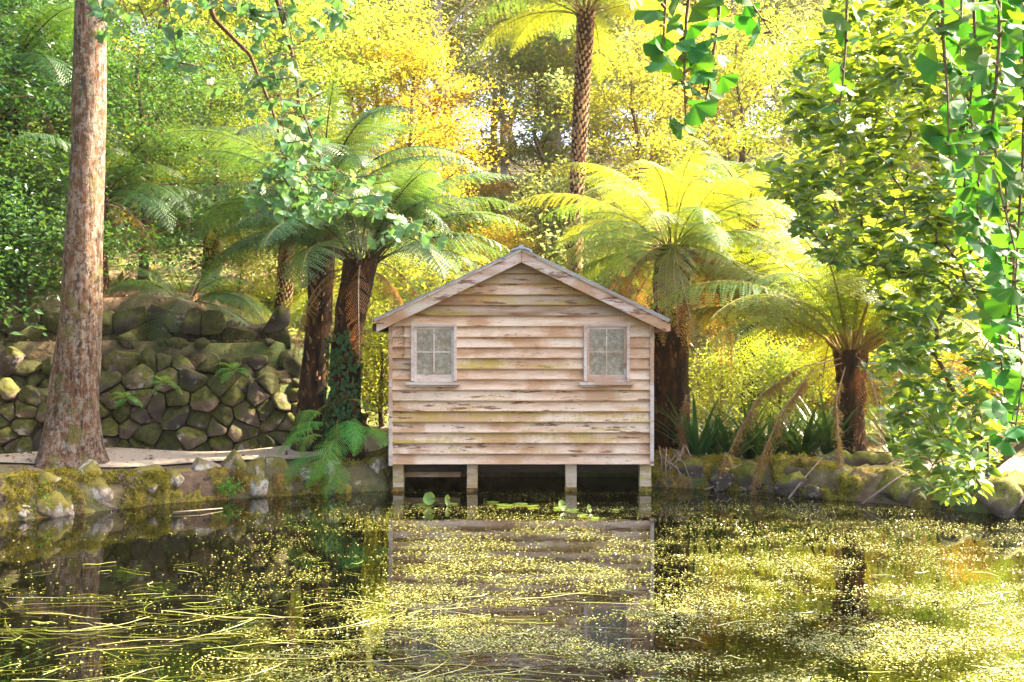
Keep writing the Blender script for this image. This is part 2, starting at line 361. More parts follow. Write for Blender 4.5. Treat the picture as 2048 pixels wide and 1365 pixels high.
# ------------------------------------------------------------------ terrain
POND = [on(0, 1045), on(150, 1028), on(300, 1010), on(450, 998), on(600, 990), on(690, 986), on(775, 981), Vector((-1.9, 15.7, 0)), Vector((-1.8, 16.9, 0)), Vector((2.1, 16.9, 0)),
        Vector((2.15, 15.9, 0)), on(1330, 974), on(1430, 978), on(1560, 986), on(1640, 996), on(1800, 1010), on(2048, 1034),
        Vector((8.2, 11.2, 0)), Vector((8.8, 7, 0)), Vector((7, 3, 0)), Vector((3, 1.1, 0)), Vector((-3, 1.1, 0)), Vector((-7, 3, 0)), Vector((-8.8, 7, 0)), Vector((-8, 11, 0))]
PP = np.array([(p.x, p.y) for p in POND])
def pond_sd(x, y):                            # signed distance, negative inside the pond
    x = np.asarray(x, float); y = np.asarray(y, float)
    d = np.full(x.shape, 1e9); inside = np.zeros(x.shape, bool)
    n = len(PP)
    for i in range(n):
        a = PP[i]; b = PP[(i + 1) % n]; e = b - a
        t = np.clip(((x - a[0]) * e[0] + (y - a[1]) * e[1]) / (e @ e), 0, 1)
        d = np.minimum(d, np.hypot(x - a[0] - t * e[0], y - a[1] - t * e[1]))
        c = ((a[1] > y) != (b[1] > y)) & (x < (b[0] - a[0]) * (y - a[1]) / (b[1] - a[1] + 1e-12) + a[0])
        inside ^= c
    return np.where(inside, -d, d)
WALL = np.array([(-14, 15.6), (-10.5, 15.7), (-8.1, 15.8), (-6.2, 16.0), (-4.6, 16.3), (-3.55, 16.7), (-2.95, 17.6), (-2.7, 19.0), (-2.9, 21.5), (-4, 25)])
def wall_d(x, y):                             # >0 behind the wall line (uphill side)
    x = np.asarray(x, float); y = np.asarray(y, float); d = np.full(x.shape, 1e9); s = np.zeros(x.shape)
    for a, b in zip(WALL[:-1], WALL[1:]):
        e = b - a; t = np.clip(((x - a[0]) * e[0] + (y - a[1]) * e[1]) / (e @ e), 0, 1)
        dd = np.hypot(x - a[0] - t * e[0], y - a[1] - t * e[1])
        cr = e[0] * (y - a[1]) - e[1] * (x - a[0])
        u = dd < d - 1e-9; d = np.where(u, dd, d); s = np.where(u, np.sign(cr), s)
    return d * s
def sstep(a, b, t): t = np.clip((t - a) / (b - a), 0, 1); return t * t * (3 - 2 * t)
def ground_h(x, y):
    x = np.asarray(x, float); y = np.asarray(y, float)
    sd = pond_sd(x, y)
    z = -0.75 + 1.17 * sstep(-.25, .12, sd)
    z = z + .03 * sstep(.5, 3, sd) + .09 * sstep(.5, 1.7, sd) * (x < -1) * (y > 10) - .12 * sstep(0, 3, x) * sstep(0, .5, sd) * (y > 8)
    hill = np.clip(y - 21.5, 0, 85) + .35 * np.clip(-x - 9, 0, 40) * (y > 14) + .25 * np.clip(x - 10, 0, 40)
    z = z + .27 * hill * sstep(0, 6, hill)
    wd = wall_d(x, y)
    left = sstep(-4.4, -6.2, x)
    z = z + np.where(y > 13, 1.0 * sstep(.26, .38, wd) + .75 * sstep(.80, .92, wd) * sstep(-3.2, -4.2, x) + .8 * sstep(1.42, 1.56, wd) * left + .12 * np.clip(wd - 2, 0, 12) * left, 0)
    z = z * 1.0 + np.where(sd > .3, .05 * np.sin(x * 1.7 + y * .6) * np.sin(y * 1.3 - x * .4) + .35 * np.sin(x * .23) * np.sin(y * .19 + 1) * sstep(22, 34, y), 0)
    bed = np.abs(sd) < 1e8
    return np.maximum(z, -0.75)
def gh(x, y): return float(ground_h(np.array([x]), np.array([y]))[0])
def axis(lo, hi, a, b, fine, grow):
    g = list(np.arange(a, b + 1e-6, fine)); s = fine
    while g[-1] < hi: s *= grow; g.append(g[-1] + s)
    s = fine; h = [a]
    while h[-1] > lo: s *= grow; h.append(h[-1] - s)
    return np.array(h[:0:-1] + g)
gx = axis(-110, 110, -11, 11, .11, 1.12); gy = axis(-60, 150, .5, 26, .11, 1.12)
X, Y = np.meshgrid(gx, gy); Z = ground_h(X, Y)
nx, ny = len(gx), len(gy)
I = np.arange(nx * ny).reshape(ny, nx)
gf = np.stack([I[:-1, :-1], I[:-1, 1:], I[1:, 1:], I[1:, :-1]], -1).reshape(-1, 4)
setting('ground', mesh('ground', np.stack([X, Y, Z], -1).reshape(-1, 3), gf, M['ground'], True))
wx0, wx1, wy0, wy1 = -9.6, 9.6, .4, 17.6
setting('water', mesh('water', [(wx0, wy0, 0), (wx1, wy0, 0), (wx1, wy1, 0), (wx0, wy1, 0)], [(0, 1, 2, 3)], M['water']))
def strip(name, left, right, dz, mat, nseg=8):          # sheet laid just above the terrain
    L = np.array(left, float); Rr = np.array(right, float)
    def res(P, n=90):
        d = np.r_[0, np.cumsum(np.hypot(*np.diff(P, axis=0).T))]; t = np.linspace(0, d[-1], n)
        return np.stack([np.interp(t, d, P[:, 0]), np.interp(t, d, P[:, 1])], -1)
    L = res(L); Rr = res(Rr); v = []
    for k in range(nseg + 1):
        q = L + (Rr - L) * k / nseg; v.append(np.c_[q, ground_h(q[:, 0], q[:, 1]) + dz])
    v = np.stack(v, 1); n = len(L); J = np.arange(n * (nseg + 1)).reshape(n, nseg + 1)
    f = np.stack([J[:-1, :-1], J[:-1, 1:], J[1:, 1:], J[1:, :-1]], -1).reshape(-1, 4)
    return setting(name, mesh(name, v.reshape(-1, 3), f, mat, True))
strip('path', [(-13, 13.9), (-8, 14.0), (-5.2, 14.75), (-3.4, 15.6), (-2.3, 16.6), (-1.9, 21.2), (4, 21.4), (12, 20.0)],
      [(-13, 15.42), (-8, 15.62), (-6.1, 15.85), (-4.5, 16.12), (-3.3, 16.75), (-2.7, 18.4), (-2.45, 20.2), (-2.4, 22.4)][:7] + [(-2.2, 21.9), (4, 22.8), (12, 21.6)], .03, M['path'])
strip('path', [(7.3, 13.9), (6.7, 14.6), (6.2, 15.3), (6.4, 16.0), (9, 16.5), (13, 16)], [(12, 12.6), (11, 13.6), (9.5, 14.4), (9, 15.0), (10, 15.2), (13, 14.8)], .03, M['path'])

# lumpy moss banks along the water line
def bank(name, line, prof, seed, mat, n=420, amp=.09):
    P = np.array(line, float); d = np.r_[0, np.cumsum(np.hypot(*np.diff(P, axis=0).T))]; t = np.linspace(0, d[-1], n)
    c = np.stack([np.interp(t, d, P[:, 0]), np.interp(t, d, P[:, 1])], -1)
    tg = np.gradient(c, axis=0); tg /= np.linalg.norm(tg, axis=1, keepdims=True); nr = np.c_[-tg[:, 1], tg[:, 0]]   # uphill side is on the left of the line
    prof = np.array(prof, float); k = 26; s = np.linspace(0, 1, len(prof)); u = np.linspace(0, 1, k)
    pd = np.interp(u, s, prof[:, 0]); pz = np.interp(u, s, prof[:, 1])
    v = np.zeros((n, k, 3))
    for i in range(n):
        hs = (1.0 + .38 * float(sstep(-4.6, -6.4, c[i, 0]))) * (1 + .13 * fbm((t[i] * .9, seed, 0)) + .10 * fbm((t[i] * 2.7, seed, 4)))
        for j in range(k):
            w = .25 + .75 * math.sin(math.pi * min(1, u[j] * 1.15))
            a = fbm((t[i] * 1.9, u[j] * 2.2, seed), 1, 3) * amp * 1.6 + fbm((t[i] * 6, u[j] * 6, seed + 3), 1, 4) * amp * .9
            q = c[i] + nr[i] * (pd[j] - a * w * 1.0)
            v[i, j] = (q[0], q[1], pz[j] * (hs if pz[j] > 0 else 1) + a * w * .55)
    J = np.arange(n * k).reshape(n, k)
    f = np.stack([J[:-1, :-1], J[1:, :-1], J[1:, 1:], J[:-1, 1:]], -1).reshape(-1, 4)
    setting(name, mesh(name, v.reshape(-1, 3), f, mat, True))
    return v
LB = [(-8.9, 9.5), (-7.6, 11.6)] + [(p.x, p.y) for p in POND[:7]] + [(-1.95, 15.6), (-1.92, 16.6)]
RB = [(2.25, 16.6)] + [(p.x, p.y) for p in POND[10:17]] + [(7.6, 12.0), (8.6, 10.4)]
BANK_L = bank('bank', LB, [(-.02, -.3), (-.02, .0), (.03, .16), (.06, .30), (.14, .385), (.30, .41), (.50, .39), (.80, .33)], 3.1, M['bank'])
BANK_R = bank('bank', RB, [(-.02, -.3), (-.02, .0), (.04, .14), (.10, .30), (.26, .40), (.50, .44), (.80, .42), (1.1, .36)], 8.7, M['bank_dark'], amp=.14)

# ------------------------------------------------------------------ stones
def voronoi(pts, box):
    out = []
    for i, p in enumerate(pts):
        poly = [(box[0], box[2]), (box[1], box[2]), (box[1], box[3]), (box[0], box[3])]
        for j, q in enumerate(pts):
            if i == j or abs(q[0] - p[0]) > 1.8 or abs(q[1] - p[1]) > 1.4: continue
            mx, my = (p[0] + q[0]) / 2, (p[1] + q[1]) / 2; dx, dy = q[0] - p[0], q[1] - p[1]
            new = []
            for a, b in zip(poly, poly[1:] + poly[:1]):
                sa = (a[0] - mx) * dx + (a[1] - my) * dy; sb = (b[0] - mx) * dx + (b[1] - my) * dy
                if sa <= 0: new.append(a)
                if (sa < 0) != (sb < 0) and sa != sb:
                    t = sa / (sa - sb); new.append((a[0] + (b[0] - a[0]) * t, a[1] + (b[1] - a[1]) * t))
            poly = new
            if len(poly) < 3: break
        out.append(poly)
    return out
def resample(poly, n):
    P = np.array(list(poly) + list(poly)[:1]); d = np.r_[0, np.cumsum(np.hypot(*np.diff(P, axis=0).T))]; t = np.linspace(0, d[-1], n, endpoint=False)
    return np.stack([np.interp(t, d, P[:, 0]), np.interp(t, d, P[:, 1])], -1)
def chaikin(poly):
    o = []
    for a, b in zip(poly, poly[1:] + poly[:1]):
        o.append((a[0] * .94 + b[0] * .06, a[1] * .94 + b[1] * .06)); o.append((a[0] * .06 + b[0] * .94, a[1] * .06 + b[1] * .94))
    return o
def stone_wall(parent, line, z0f, hf, seed, mat_fn, rowh=.36, colw=.50, batter=.18, depth=.30):
    rng = random.Random(seed)
    P = np.array(line, float); d = np.r_[0, np.cumsum(np.hypot(*np.diff(P, axis=0).T))]; T = d[-1]
    def pos(u, v, dd):
        u = min(max(u, 0), T); x = np.interp(u, d, P[:, 0]); y = np.interp(u, d, P[:, 1]); e = .25
        tx = np.interp(u + e, d, P[:, 0]) - np.interp(u - e, d, P[:, 0]); ty = np.interp(u + e, d, P[:, 1]) - np.interp(u - e, d, P[:, 1])
        l = math.hypot(tx, ty); nxn, nyn = ty / l, -tx / l          # towards the viewer
        k = dd - batter * v
        return (x + nxn * k, y + nyn * k, z0f(u / T) + v)
    H = max(hf(q / 20) for q in range(21))
    pts = []; v = rowh * .35; r = 0
    while v < H + rowh:
        u = -rng.random() * colw
        while u < T + colw:
            pts.append((u + rng.uniform(-.3, .3) * colw, v + rng.uniform(-.45, .45) * rowh))
            u += colw * rng.uniform(.6, 1.45)
        v += rowh * rng.uniform(.8, 1.2); r += 1
    pts = [p for p in pts if rng.random() > .17]
    cells = voronoi(pts, (-.3, T + .3, -.12, H + .25))
    for (p, poly) in zip(pts, cells):
        if len(poly) < 3: continue
        A = np.array(poly); c = A.mean(0)
        if c[0] < 0 or c[0] > T or c[1] > hf(min(max(c[0] / T, 0), 1)) + .05 * rng.random(): continue
        if (A.max(0) - A.min(0)).min() < .10: continue
        hh = A[:, 1].max() - A[:, 1].min()
        if hh > .55: poly = [(a, A[:, 1].min() + (b - A[:, 1].min()) * .55 / hh) for a, b in poly]
        q = resample(chaikin(poly), 16); c = q.mean(0); g = rng.uniform(.006, .02)
        dist = np.linalg.norm(q - c, axis=1, keepdims=True); q = c + (q - c) * np.maximum(.6, 1 - g / dist)
        off = rng.uniform(-.05, .08); bul = rng.uniform(.03, .10); tx, ty = rng.uniform(-.25, .25), rng.uniform(-.35, .15)
        V = []; sd_ = rng.random() * 50; cut = [(rng.uniform(-.9, .9), rng.uniform(-.9, .9), rng.uniform(.0, .09)) for _ in range(4)]
        for s, dd in ((.97, -depth), (1.0, -.03), (.96, bul * .9), (.70, bul), (.36, bul)):
            for (a, b) in c + (q - c) * s:
                e = dd + off
                if dd > -.1:
                    for (ca, cb, cd) in cut: e = min(e, off + cd + ca * (a - c[0]) + cb * (b - c[1]))
                    e += tx * (a - c[0]) + ty * (b - c[1]) + .05 * fbm((a * 3, b * 3, sd_)) + .02 * fbm((a * 9, b * 9, sd_))
                    e = max(e, off - .10)
                V.append(pos(a, b, e))
        V.append(pos(c[0], c[1], min([bul] + [q_[2] for q_ in cut]) + off)); F = []
        for k in range(4):
            for i in range(16):
                i2 = (i + 1) % 16; F.append((k * 16 + i, k * 16 + i2, (k + 1) * 16 + i2, (k + 1) * 16 + i))
        for i in range(16): F.append((64 + i, 64 + (i + 1) % 16, 80))
        wobj('stone', mesh('stone', V, F, mat_fn(rng, c), True), parent)
    # dark earth behind the stones
    V = []; F = []; n = 60
    for i in range(n + 1):
        u = T * i / n
        for v, dd in ((-.2, -.13), (hf(i / n) - .14, -.13), (hf(i / n) - .06 + .05 * fbm((u * 2, seed, 1)), -.5), (hf(i / n) - .0 + .08 * fbm((u * 1.5, seed, 3)), -1.0)): V.append(pos(u, v, dd))
    for i in range(n):
        for k in range(3): F.append((i * 4 + k, i * 4 + 4 + k, i * 4 + 5 + k, i * 4 + 1 + k))
    wobj('earth_core', mesh('earth_core', V, F, M['litter_soil'], True), parent)
w1 = thing('retaining_wall', 'lower tier of grey rubble stone wall rising straight from the path', 'wall', (-7, 15.8, .48))
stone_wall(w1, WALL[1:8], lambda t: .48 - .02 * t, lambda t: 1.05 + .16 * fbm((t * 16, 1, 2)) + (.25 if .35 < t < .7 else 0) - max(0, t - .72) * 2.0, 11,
           lambda r, c: M['stone'] if r.random() < .7 else M['stone_mossy_shaded'], .27, .35)
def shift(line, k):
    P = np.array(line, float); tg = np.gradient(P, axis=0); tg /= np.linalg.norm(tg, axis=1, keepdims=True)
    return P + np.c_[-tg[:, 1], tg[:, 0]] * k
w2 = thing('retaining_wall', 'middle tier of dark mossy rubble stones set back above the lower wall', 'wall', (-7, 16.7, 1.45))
stone_wall(w2, shift(WALL[1:7], .45), lambda t: 1.25, lambda t: .98 - .25 * t + .22 * fbm((t * 13, 5, 2)), 12, lambda r, c: M['stone_mossy_shaded'] if r.random() < .8 else M['stone'], .30, .38)
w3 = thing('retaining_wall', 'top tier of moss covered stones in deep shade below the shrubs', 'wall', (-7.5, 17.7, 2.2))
stone_wall(w3, shift(WALL[1:6], 1.00), lambda t: 1.9, lambda t: 1.1 - .40 * t + .2 * fbm((t * 12, 9, 2)), 13, lambda r, c: M['stone_mossy_shaded'], .32, .42)

def boulder(name, me_seed, mat, subdiv=3):
    import bmesh
    bm = bmesh.new(); bmesh.ops.create_icosphere(bm, subdivisions=subdiv, radius=.5)
    rng = random.Random(me_seed); o = rng.random() * 80; planes = [(Vector((rng.gauss(0, 1), rng.gauss(0, 1), rng.gauss(0, 1))).normalized(), rng.uniform(.28, .42)) for _ in range(9)]
    for v in bm.verts:
        n = v.co.normalized(); cell = noise.cell(Vector((0, 0, 0)))
        v.co = n * (.5 + .17 * fbm((n.x * 1.3 + o, n.y * 1.3, n.z * 1.3)) + .06 * fbm((n.x * 4 + o, n.y * 4, n.z * 4)))
        for (pn, pd) in planes:
            ex = v.co.dot(pn) - pd
            if ex > 0: v.co -= pn * ex * .9
    me = bpy.data.meshes.new(name); bm.to_mesh(me); bm.free(); me.materials.append(mat)
    for p in me.polygons: p.use_smooth = True
    return me
EDGE = [boulder('stone', 40 + i, M['stone_edge']) for i in range(6)]
rng = random.Random(5)
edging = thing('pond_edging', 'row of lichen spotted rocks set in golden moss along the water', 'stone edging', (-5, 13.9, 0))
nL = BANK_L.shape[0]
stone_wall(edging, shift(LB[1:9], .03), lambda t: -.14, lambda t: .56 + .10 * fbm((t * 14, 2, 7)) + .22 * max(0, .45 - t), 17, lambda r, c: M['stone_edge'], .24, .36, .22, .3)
for k in range(22):
    i = int(nL * (.18 + .72 * k / 21 + rng.uniform(-.008, .008))); j = rng.choice([6, 8, 9, 11, 12, 13])
    p = Vector(BANK_L[i, j]); s = rng.uniform(.14, .5)
    obj('stone', rng.choice(EDGE), edging, p - edging.location - Vector((0, -.10, .05)), (rng.uniform(-.5, .5), rng.uniform(-.5, .5), rng.random() * 6), (s * rng.uniform(.8, 1.3), s * .8, s * rng.uniform(.7, 1.1)))

LOOSE = [boulder('stone', 60 + i, M['stone_mossy_shaded'], 2) for i in range(4)]
for wl_, k_, zz, nn_ in ((w2, .30, 1.58, 14), (w3, .9, 2.2, 10)):
    Lp = shift(WALL[1:7], k_)
    for q in range(nn_):
        t = rng.random() * (len(Lp) - 1.01); i = int(t); p = Lp[i] + (Lp[i + 1] - Lp[i]) * (t - i); s_ = rng.uniform(.16, .42)
        z_ = gh(p[0], p[1] + .25); obj('stone', LOOSE[q % 4], wl_, Vector((p[0], p[1] + .1, max(z_ - .02, 1.2))) - wl_.location, (rng.uniform(-.5, .5), rng.uniform(-.5, .5), rng.random() * 6), (s_ * 1.2, s_, s_ * .8))
# ------------------------------------------------------------------ boathouse
HY = 15.2; S = HY / FPX
def xf(px): return (px - 1024) * S
def zf(py): return CAM_Z - (py - 682.5) * S
HX0, HX1 = xf(780), xf(1305); HXC = (HX0 + HX1) / 2; HZ0 = zf(928); PITCH = 21.17 * S
SLOPE = .483; RZ = 3.60; HD = 4.4                      # ridge height of the roof underside at the gable
hut = thing('boathouse', 'weathered pink cream weatherboard boathouse on timber posts over the pond', 'boathouse', (HXC, HY, 0))
def hw(z): return min((HX1 - HX0) / 2, (RZ - .03 - z) / SLOPE)
rng = random.Random(21)
WIN = [(xf(823), xf(914)), (xf(1167), xf(1258))]; WZ0, WZ1 = zf(762), zf(648)
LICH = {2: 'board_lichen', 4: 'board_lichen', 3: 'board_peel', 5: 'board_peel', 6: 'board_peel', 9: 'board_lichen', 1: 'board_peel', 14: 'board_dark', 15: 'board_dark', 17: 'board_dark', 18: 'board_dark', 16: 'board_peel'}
def board(xa0, xb0, xa1, xb1, z0, z1, mat, seed):
    n = max(3, int((xb0 - xa0) / .22)); V = []; F = []; r = random.Random(seed); sag = r.uniform(-.003, .003); o = r.random() * 90
    for i in range(n + 1):
        t = i / n; x0 = xa0 + (xb0 - xa0) * t; x1 = xa1 + (xb1 - xa1) * t
        w = sag * math.sin(t * math.pi) + .0022 * fbm((x0 * 3, o, 0)); yb = .0035 * fbm((x0 * 2, o, 5))
        V += [(x0, HY - .070 + yb, z0 + w), (x1, HY - .002 + yb, z1), (x1, HY + .012, z1), (x0, HY - .002, z0 + w), (x0, HY - .068 + yb, z0 + w + .004)]
    for i in range(n):
        a, b = i * 5, i * 5 + 5
        F += [(a + 4, b + 4, b + 1, a + 1), (a, b, b + 4, a + 4), (a + 1, b + 1, b + 2, a + 2), (a + 3, b + 3, b, a)]
    F += [(0, 4, 1, 2, 3), tuple(n * 5 + k for k in (3, 2, 1, 4, 0))]
    return mesh('weatherboard', V, F, M[mat])
k = 0
while True:
    z0 = HZ0 + k * PITCH; z1 = z0 + PITCH + .018
    if hw(z0) < .12: break
    h0, h1 = hw(z0), max(.02, hw(z1))
    inset = .045 if h0 > 1.9 else 0
    spans = [(HXC - h0 + inset, HXC + h0 - inset, HXC - h1 + (inset if h1 > 1.9 else 0), HXC + h1 - (inset if h1 > 1.9 else 0))]
    if 8 <= k <= 12:
        a, b = spans[0][0], spans[0][1]
        xs = [a, WIN[0][0] + .02, WIN[0][1] - .02, WIN[1][0] + .02, WIN[1][1] - .02, b]
        spans = [(xs[0], xs[1], xs[0], xs[1]), (xs[2], xs[3], xs[2], xs[3]), (xs[4], xs[5], xs[4], xs[5])]
    for q, (a0, b0, a1, b1) in enumerate(spans):
        wobj('weatherboard', board(a0, b0, a1, b1, z0, z1, LICH.get(k, 'board') if not (k == 9 and q != 1) else 'board_dark' if q == 0 else 'board', k * 10 + q), hut)
    k += 1
WTOP = RZ - (HX1 - HX0) / 2 * SLOPE
m = MB()                                                # backing lining with window openings
a, b = HX0 + .02, HX1 - .02; y0, y1 = HY + .018, HY + .06
m.box(a, WIN[0][0] + .01, y0, y1, WZ0, WZ1 - .01); m.box(WIN[0][1] - .01, WIN[1][0] + .01, y0, y1, WZ0, WZ1 - .01); m.box(WIN[1][1] - .01, b, y0, y1, WZ0, WZ1 - .01)
m.box(a, b, y0, y1, HZ0 + .03, WZ0 - .001); m.box(a, b, y0, y1, WZ1 - .009, WTOP - .03)
m.add([(a, y0 + .002, WTOP - .029), (b, y0 + .002, WTOP - .029), (HXC, y0 + .002, RZ - .06), (a, y1, WTOP - .029), (b, y1, WTOP - .029), (HXC, y1, RZ - .06)], [(0, 1, 2), (5, 4, 3), (0, 3, 4, 1), (1, 4, 5, 2), (2, 5, 3, 0)])
wobj('lining', m.mesh('lining', M['inner']), hut)
for sx, xo in ((-1, HX0), (1, HX1)):                    # side walls of lapped boards
    m = MB()
    for i in range(13):
        z0 = HZ0 + i * PITCH; z1 = z0 + PITCH + .015
        if z1 > WTOP: z1 = WTOP - .005
        t0, t1 = (.018 * sx, -.006 * sx)
        V = [(xo + t0, HY + .03, z0), (xo + t1, HY + .03, z1), (xo - .03 * sx, HY + .03, z1), (xo - .03 * sx, HY + .03, z0)]
        V += [(x, HY + HD, z) for (x, _, z) in V]
        m.add(V, [(0, 1, 2, 3), (7, 6, 5, 4), (0, 4, 5, 1), (1, 5, 6, 2), (2, 6, 7, 3), (3, 7, 4, 0)])
    wobj('side_wall', m.mesh('side_wall', M['board']), hut)
    m = MB(); c0, c1 = sorted((xo + .012 * sx, xo - .045 * sx)); m.box(c0, c1, HY - .076, HY + .029, HZ0 - .02, WTOP + .02)
    wobj('corner_board', m.mesh('corner_board', M['trim']), hut)
m = MB(); V = [(HX0, HZ0), (HX1, HZ0), (HX1, WTOP), (HXC, RZ - .04), (HX0, WTOP)]
m.add([(x, HY + HD + .002, z) for x, z in V] + [(x, HY + HD + .06, z) for x, z in V], [(0, 1, 2, 3, 4), (9, 8, 7, 6, 5)] + [(i, i + 5, (i + 1) % 5 + 5, (i + 1) % 5) for i in range(5)])
wobj('back_wall', m.mesh('back_wall', M['board']), hut)
m = MB(); m.box(HX0 + .02, HX1 - .02, HY + .062, HY + HD - .01, HZ0 + .0, HZ0 + .08); wobj('floor', m.mesh('floor', M['inner']), hut)
for i, (px0, px1) in enumerate(((785, 806), (934, 955), (1131, 1153), (1280, 1303))):
    for back in (0, 1):
        m = MB(); yy = HY + .02 + back * (HD - .3) ; r_ = random.Random(i + back * 7)
        n = 6; V = []; x0, x1 = xf(px0), xf(px1); lean = r_.uniform(-.012, .012)
        F = []
        for q in range(n + 1):
            z = -.7 + (HZ0 + .69) * q / n; dx = lean * (1 - q / n)
            for (cx, cy_) in ((0, 0), (1, 0), (1, 1), (0, 1)):
                V.append((x0 + dx + (x1 - x0) * cx + r_.uniform(-.003, .003), yy + .15 * cy_ + r_.uniform(-.003, .003), z))
        for q in range(n):
            for e in range(4): F.append((q * 4 + e, q * 4 + (e + 1) % 4, q * 4 + 4 + (e + 1) % 4, q * 4 + 4 + e))
        F.append(tuple(n * 4 + e for e in range(4)))
        o = wobj('post', mesh('post', V, F, M['post']), hut)
        if not back:                                     # green slime collar at the water line
            m = MB(); m.box(x0 - .006, x1 + .006, yy - .006, yy + .156, -.10, .05 + r_.uniform(0, .03)); c = m.mesh('moss_collar', M['bank'])
            c = obj('moss_collar', c, o)
for yy, z in ((HY + .26, HZ0 - .16), (HY + 1.6, HZ0 - .16)):
    m = MB(); m.box(HX0 + .03, HX1 - .03, yy, yy + .1, z, HZ0 - .003); wobj('bearer', m.mesh('bearer', M['inner']), hut)
for x in np.linspace(HX0 + .25, HX1 - .25, 7):
    m = MB(); m.box(x - .025, x + .025, HY + .37, HY + HD - .1, HZ0 - .12, HZ0 - .004); wobj('joist', m.mesh('joist', M['inner']), hut)
m = MB(); m.box(HX0 + .1, HX0 + 1.05, HY + .42, HY + .47, zf(962), zf(945)); wobj('rail', m.mesh('rail', M['post']), hut)
for (wa, wb) in WIN:                                     # windows
    m = MB(); t = .045; yf = HY - .088
    m.box(wa, wa + t, yf, HY + .03, WZ0, WZ1); m.box(wb - t, wb, yf, HY + .03, WZ0, WZ1)
    m.box(wa + t, wb - t, yf + .004, HY + .03, WZ1 - t, WZ1 - .001)
    w = wobj('window', m.mesh('window', M['trim']), hut)
    m = MB(); m.box(wa - .07, wb + .06, HY - .150, HY + .02, WZ0 - .058, WZ0 - .018); m.box(wa - .04, wb + .03, HY - .095, HY + .02, WZ0 - .092, WZ0 - .059)
    obj('sill', m.mesh('sill', M['trim']), w)
    m = MB(); s_ = .038; a, b = wa + t + .002, wb - t - .002; z0, z1 = WZ0 - .016, WZ1 - t - .002; ys = HY - .056
    m.box(a, a + s_, ys, ys + .03, z0, z1); m.box(b - s_, b, ys, ys + .03, z0, z1); m.box(a + s_, b - s_, ys + .002, ys + .028, z1 - s_, z1 - .001); m.box(a + s_, b - s_, ys + .002, ys + .028, z0 + .001, z0 + .11)
    xm = (a + b) / 2; zm = z0 + .11 + (z1 - s_ - z0 - .11) * .5
    m.box(xm - .010, xm + .010, ys + .004, ys + .026, z0 + .11, z1 - s_); m.box(a + s_, xm - .0101, ys + .006, ys + .024, zm - .010, zm + .010); m.box(xm + .0101, b - s_, ys + .006, ys + .024, zm - .010, zm + .010)
    obj('sash', m.mesh('sash', M['trim']), w)
    for (pa, pb) in ((a + s_, xm - .010), (xm + .010, b - s_)):
        for (qa, qb) in ((z0 + .11, zm - .010), (zm + .010, z1 - s_)):
            m = MB(); m.box(pa - .003, pb + .003, ys + .012, ys + .017, qa - .003, qb + .003); obj('pane', m.mesh('pane', M['pane']), w)
GY = HY - .25; EH = 290 / FPX * GY                       # gable overhang, eave half width
for sx in (-1, 1):
    n = 44; V = []; F = []                               # roof: corrugated sheet with thickness
    ca, sa = math.cos(math.atan(SLOPE)), math.sin(math.atan(SLOPE))
    for i in range(n + 1):
        y = GY - .03 + (HD + .5) * i / n; w = .010 * math.cos(i * math.pi)
        for (u, off) in ((.0, .075), (EH + .05, .075), (EH + .05, .045), (.0, .045)):
            V.append((HXC + sx * (u + sa * (off + w) * 0), y, RZ + .02 - u * SLOPE + off + w))
    for i in range(n):
        for e in range(4): F.append((i * 4 + e, i * 4 + (e + 1) % 4, i * 4 + 4 + (e + 1) % 4, i * 4 + 4 + e))
    F += [(0, 1, 2, 3), tuple(n * 4 + e for e in (3, 2, 1, 0))]
    wobj('roof_sheet', mesh('roof_sheet', V, F, M['metal']), hut)
    def slab(name, y0, y1, o0, o1, u0, u1, mat):         # board following the roof slope
        V = [(HXC + sx * u, y, RZ - u * SLOPE + o) for y in (y0, y1) for (u, o) in ((u0, o0), (u1, o0), (u1, o1), (u0, o1))]
        return wobj(name, mesh(name, V, [(0, 1, 2, 3), (7, 6, 5, 4), (0, 4, 5, 1), (1, 5, 6, 2), (2, 6, 7, 3), (3, 7, 4, 0)], mat), hut)
    slab('barge_board', GY, GY + .032, -.115, .048, .003, EH, M['barge'])
    slab('barge_capping', GY - .022, GY + .05, .05, .074, .004, EH + .03, M['trim'])
    slab('soffit', GY + .034, HY + .02, .0, .03, .01, EH - .02, M['inner'])
    for q in range(4): slab('rafter', HY + .5 + q, HY + .55 + q, -.08, .03, .02, EH - .06, M['inner'])
    m = MB(); xe = HXC + sx * (EH + .02); ze = RZ - EH * SLOPE
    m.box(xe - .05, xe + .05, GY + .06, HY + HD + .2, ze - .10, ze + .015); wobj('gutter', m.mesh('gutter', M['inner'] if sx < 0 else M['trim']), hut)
m = MB(); zr = RZ + .095
V = []
for y in (GY - .05, GY + HD + .5):
    for (u, o) in ((-.16, -.16 * SLOPE + .03), (-.15, -.15 * SLOPE + .05), (-.045, .015), (-.02, .045), (.02, .045), (.045, .015), (.15, -.15 * SLOPE + .05), (.16, -.16 * SLOPE + .03), (.04, -.01), (-.04, -.01)):
        V.append((HXC + u, y, zr + o))
m.add(V, [tuple(range(10)), tuple(range(19, 9, -1))] + [(i, i + 10, (i + 1) % 10 + 10, (i + 1) % 10) for i in range(10)])
wobj('ridge_cap', m.mesh('ridge_cap', M['ridge']), hut)

